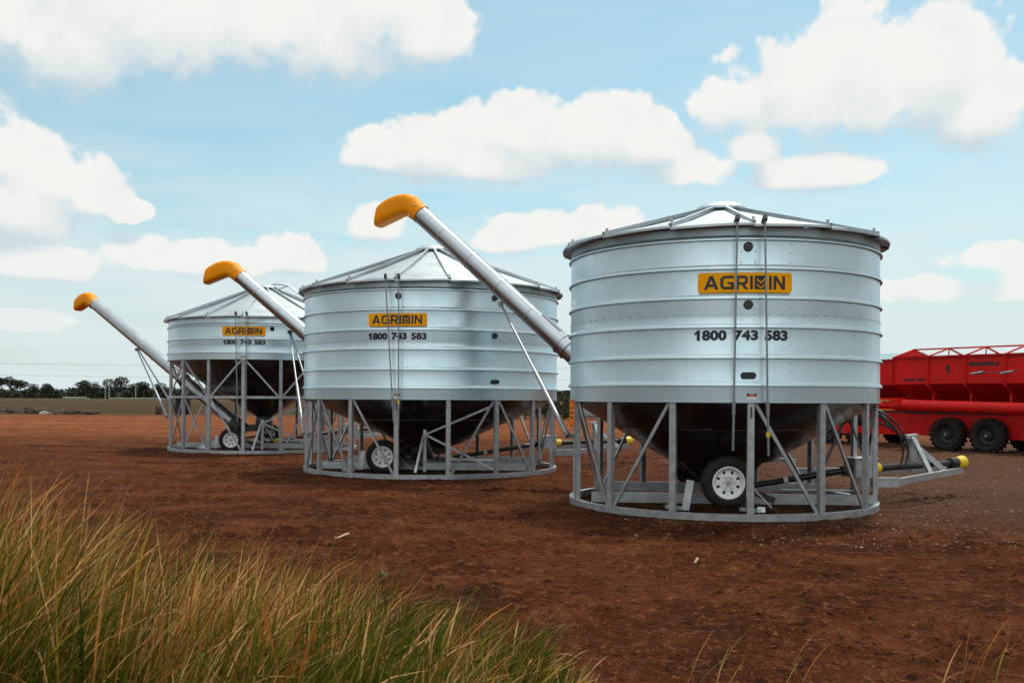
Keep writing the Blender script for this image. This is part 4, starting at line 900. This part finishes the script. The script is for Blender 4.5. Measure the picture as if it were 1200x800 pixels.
wr = random.Random(9); wm = MB()
for i in range(34):
    a = wr.uniform(0, 2 * PI); l_ = wr.uniform(.03, .085); q = Vector((math.cos(a), math.sin(a), 0)); sd_ = Vector((-q.y, q.x, 0)) * .006
    b_ = q * wr.uniform(0, .03); t_ = b_ + q * l_ * .8 + Vector((0, 0, l_ * wr.uniform(.3, 1.0))); m_ = b_.lerp(t_, .55) + Vector((0, 0, .012))
    wm.add([b_ - sd_ * .5, b_ + sd_ * .5, m_ + sd_, m_ - sd_, t_], [(0, 1, 2, 3), (3, 2, 4)])
wo_ = wm.build('weed', 'weed', None, smooth=False); wo_.location = (px2(449, 8.6), 8.6, 0); tag(wo_, 'small green weed growing alone in the bare dirt beyond the grass', 'weed')
# ------------------------------------------------------------------ foreground grass
def grass():
    r = np.random.RandomState(21)
    edge = lambda p: np.interp(p, [-200, 0, 80, 200, 330, 430, 520, 600, 650, 700], [1.25, 1.20, 1.08, .97, .87, .77, .68, .56, .42, .22])
    nt = 1500; ty = r.uniform(3.25, 5.3, nt); tp = r.uniform(-150, 720, nt)
    keep = (r.uniform(size=nt) < np.interp(tp, [-150, 380, 520, 640, 700], [1, .92, .82, .55, .2])) & (r.uniform(size=nt) < np.interp(ty, [3.2, 4.8, 5.3], [1, .95, .5]))
    ty, tp = ty[keep], tp[keep]; tx_ = (tp - 600) / FX * ty; nt = len(ty)
    tl = r.uniform(.62, 1.0, nt) * edge(tp); tlean = r.normal(.24, .13, nt); tdry = np.clip(fbm(tx_ * 1.6, ty * 1.6, 3, 13) * 1.7 - .60 + r.normal(0, .20, nt), 0, 1)
    nb = 26; ti = np.repeat(np.arange(nt), nb); n = len(ti); rad = np.abs(r.normal(0, .055, n)); th = r.uniform(0, 2 * PI, n)
    x = tx_[ti] + rad * np.cos(th); y = ty[ti] + rad * np.sin(th); L = tl[ti] * r.uniform(.45, 1.02, n); hi = r.uniform(size=n) < .06; L = np.where(hi, edge(tp[ti]) * r.uniform(.95, 1.12, n), L)
    lean = tlean[ti] + r.normal(0, .15, n) + np.cos(th) * rad * 2.0; dry = tdry[ti] + r.normal(0, .28, n)
    ex = [(800, 4.9, .50), (806, 4.9, .44), (834, 4.95, .52), (838, 4.9, .40), (842, 4.9, .36), (905, 4.8, .42), (918, 4.9, .58), (930, 4.9, .50), (1082, 4.9, .40), (1100, 4.9, .44), (1110, 4.8, .40), (1128, 4.9, .52), (1140, 4.9, .57), (1150, 4.85, .44), (1165, 4.9, .40), (1120, 4.9, .46), (716, 4.9, .3), (1132, 4.8, .5)]
    x = np.concatenate([x, [(a - 600) / FX * b for a, b, c in ex]]); y = np.concatenate([y, [b for a, b, c in ex]]); L = np.concatenate([L, [c for a, b, c in ex]])
    lean = np.concatenate([lean, r.uniform(.1, .6, len(ex))]); dry = np.concatenate([dry, np.ones(len(ex))])
    n = len(x); seg = 7; wd = r.uniform(.0018, .0054, n); wd[-18:] = .005
    seed_ = r.uniform(size=n) < .07; dry = np.where(seed_, dry + .35, dry); lean = np.clip(lean, -.35, .95); la = r.normal(0, .5, n); curl = np.clip(r.normal(.26, .26, n), -.1, 1.1); brk = (r.uniform(size=n) < .05); bseg = r.randint(3, 6, n); bang = r.uniform(.4, 1.2, n)
    dirx = np.cos(la); diry = np.sin(la) * .8; az_ = r.uniform(0, PI, n); z0 = ground_h(x, y) - .02; dry = np.clip(dry, 0, 1); rust = r.uniform(size=n)
    V = np.zeros((n, seg + 1, 2, 3)); col = np.zeros((n, seg + 1, 2, 4)); tone = r.uniform(.45, 1.4, n)[:, None]
    green0 = np.array([.005, .014, .001]); green1 = np.array([.070, .112, .002]); straw = np.array([.88, .48, .20]); rus = np.array([.46, .15, .03]); yel = np.array([.30, .21, .02])  # green0 is near black: shade deep between the stems, put into the blade colour
    px_ = x.copy(); py_ = y.copy(); pz = z0.copy(); st = L / seg; ang = lean * .25
    for i in range(seg + 1):
        t = i / seg; w_ = wd * (1 - t ** 2.4) * (.75 + .5 * t) + .0004; w_ = np.where(seed_, [.0016, .0016, .0014, .0014, .0016, .0046, .0055, .0012][i], w_)
        V[:, i, 0] = np.stack([px_ - np.cos(az_) * w_, py_ - np.sin(az_) * w_, pz], -1); V[:, i, 1] = np.stack([px_ + np.cos(az_) * w_, py_ + np.sin(az_) * w_, pz], -1)
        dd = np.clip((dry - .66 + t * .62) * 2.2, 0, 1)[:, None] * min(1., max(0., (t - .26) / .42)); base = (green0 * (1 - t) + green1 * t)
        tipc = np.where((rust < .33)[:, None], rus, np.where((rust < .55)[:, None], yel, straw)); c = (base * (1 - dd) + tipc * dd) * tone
        col[:, i, 0, :3] = c; col[:, i, 1, :3] = c; col[:, i, :, 3] = 1
        ang = ang + (lean * .16 + curl * t * .5); ang = np.where(brk & (bseg == i), ang + bang, ang); a_ = np.clip(ang, -1.2, 2.7)
        px_ = px_ + st * np.sin(a_) * dirx; py_ = py_ + st * np.sin(a_) * diry; pz = pz + st * np.cos(a_)
    vv = V.reshape(-1, 3); cc = np.clip(col, 0, .9).reshape(-1, 4); b0 = (np.arange(n) * (seg + 1) * 2)[:, None] + (np.arange(seg) * 2)[None, :]
    q = np.stack([b0, b0 + 1, b0 + 3, b0 + 2], -1).reshape(-1, 4)
    me = bpy.data.meshes.new('grass'); me.vertices.add(len(vv)); me.vertices.foreach_set('co', vv.ravel()); me.loops.add(q.size); me.loops.foreach_set('vertex_index', q.ravel()); me.polygons.add(len(q)); me.polygons.foreach_set('loop_start', np.arange(len(q)) * 4); me.update(calc_edges=True)
    at = me.color_attributes.new('tint', 'FLOAT_COLOR', 'POINT'); at.data.foreach_set('color', cc.ravel()); me.polygons.foreach_set('use_smooth', [True] * len(me.polygons))
    m = bpy.data.materials.new('grass_blade'); m.use_nodes = True; T = NT(m.node_tree); b = T.n['Principled BSDF']; A_ = T.new('ShaderNodeAttribute', attribute_name='tint'); T.put(b.inputs['Base Color'], A_.outputs['Color']); b.inputs['Roughness'].default_value = .5; b.inputs['Specular IOR Level'].default_value = .2
    tr = T.new('ShaderNodeBsdfTranslucent'); T.put(tr.inputs[0], A_.outputs['Color']); mx = T.new('ShaderNodeMixShader'); mx.inputs[0].default_value = .28; T.l.new(b.outputs[0], mx.inputs[1]); T.l.new(tr.outputs[0], mx.inputs[2]); T.l.new(mx.outputs[0], T.n['Material Output'].inputs[0])
    me.materials.append(m); o = bpy.data.objects.new('tall_grass', me); C.objects.link(o); tag(o, 'long green and straw coloured grass leaning right in the foreground', 'grass', kind='stuff')
grass()
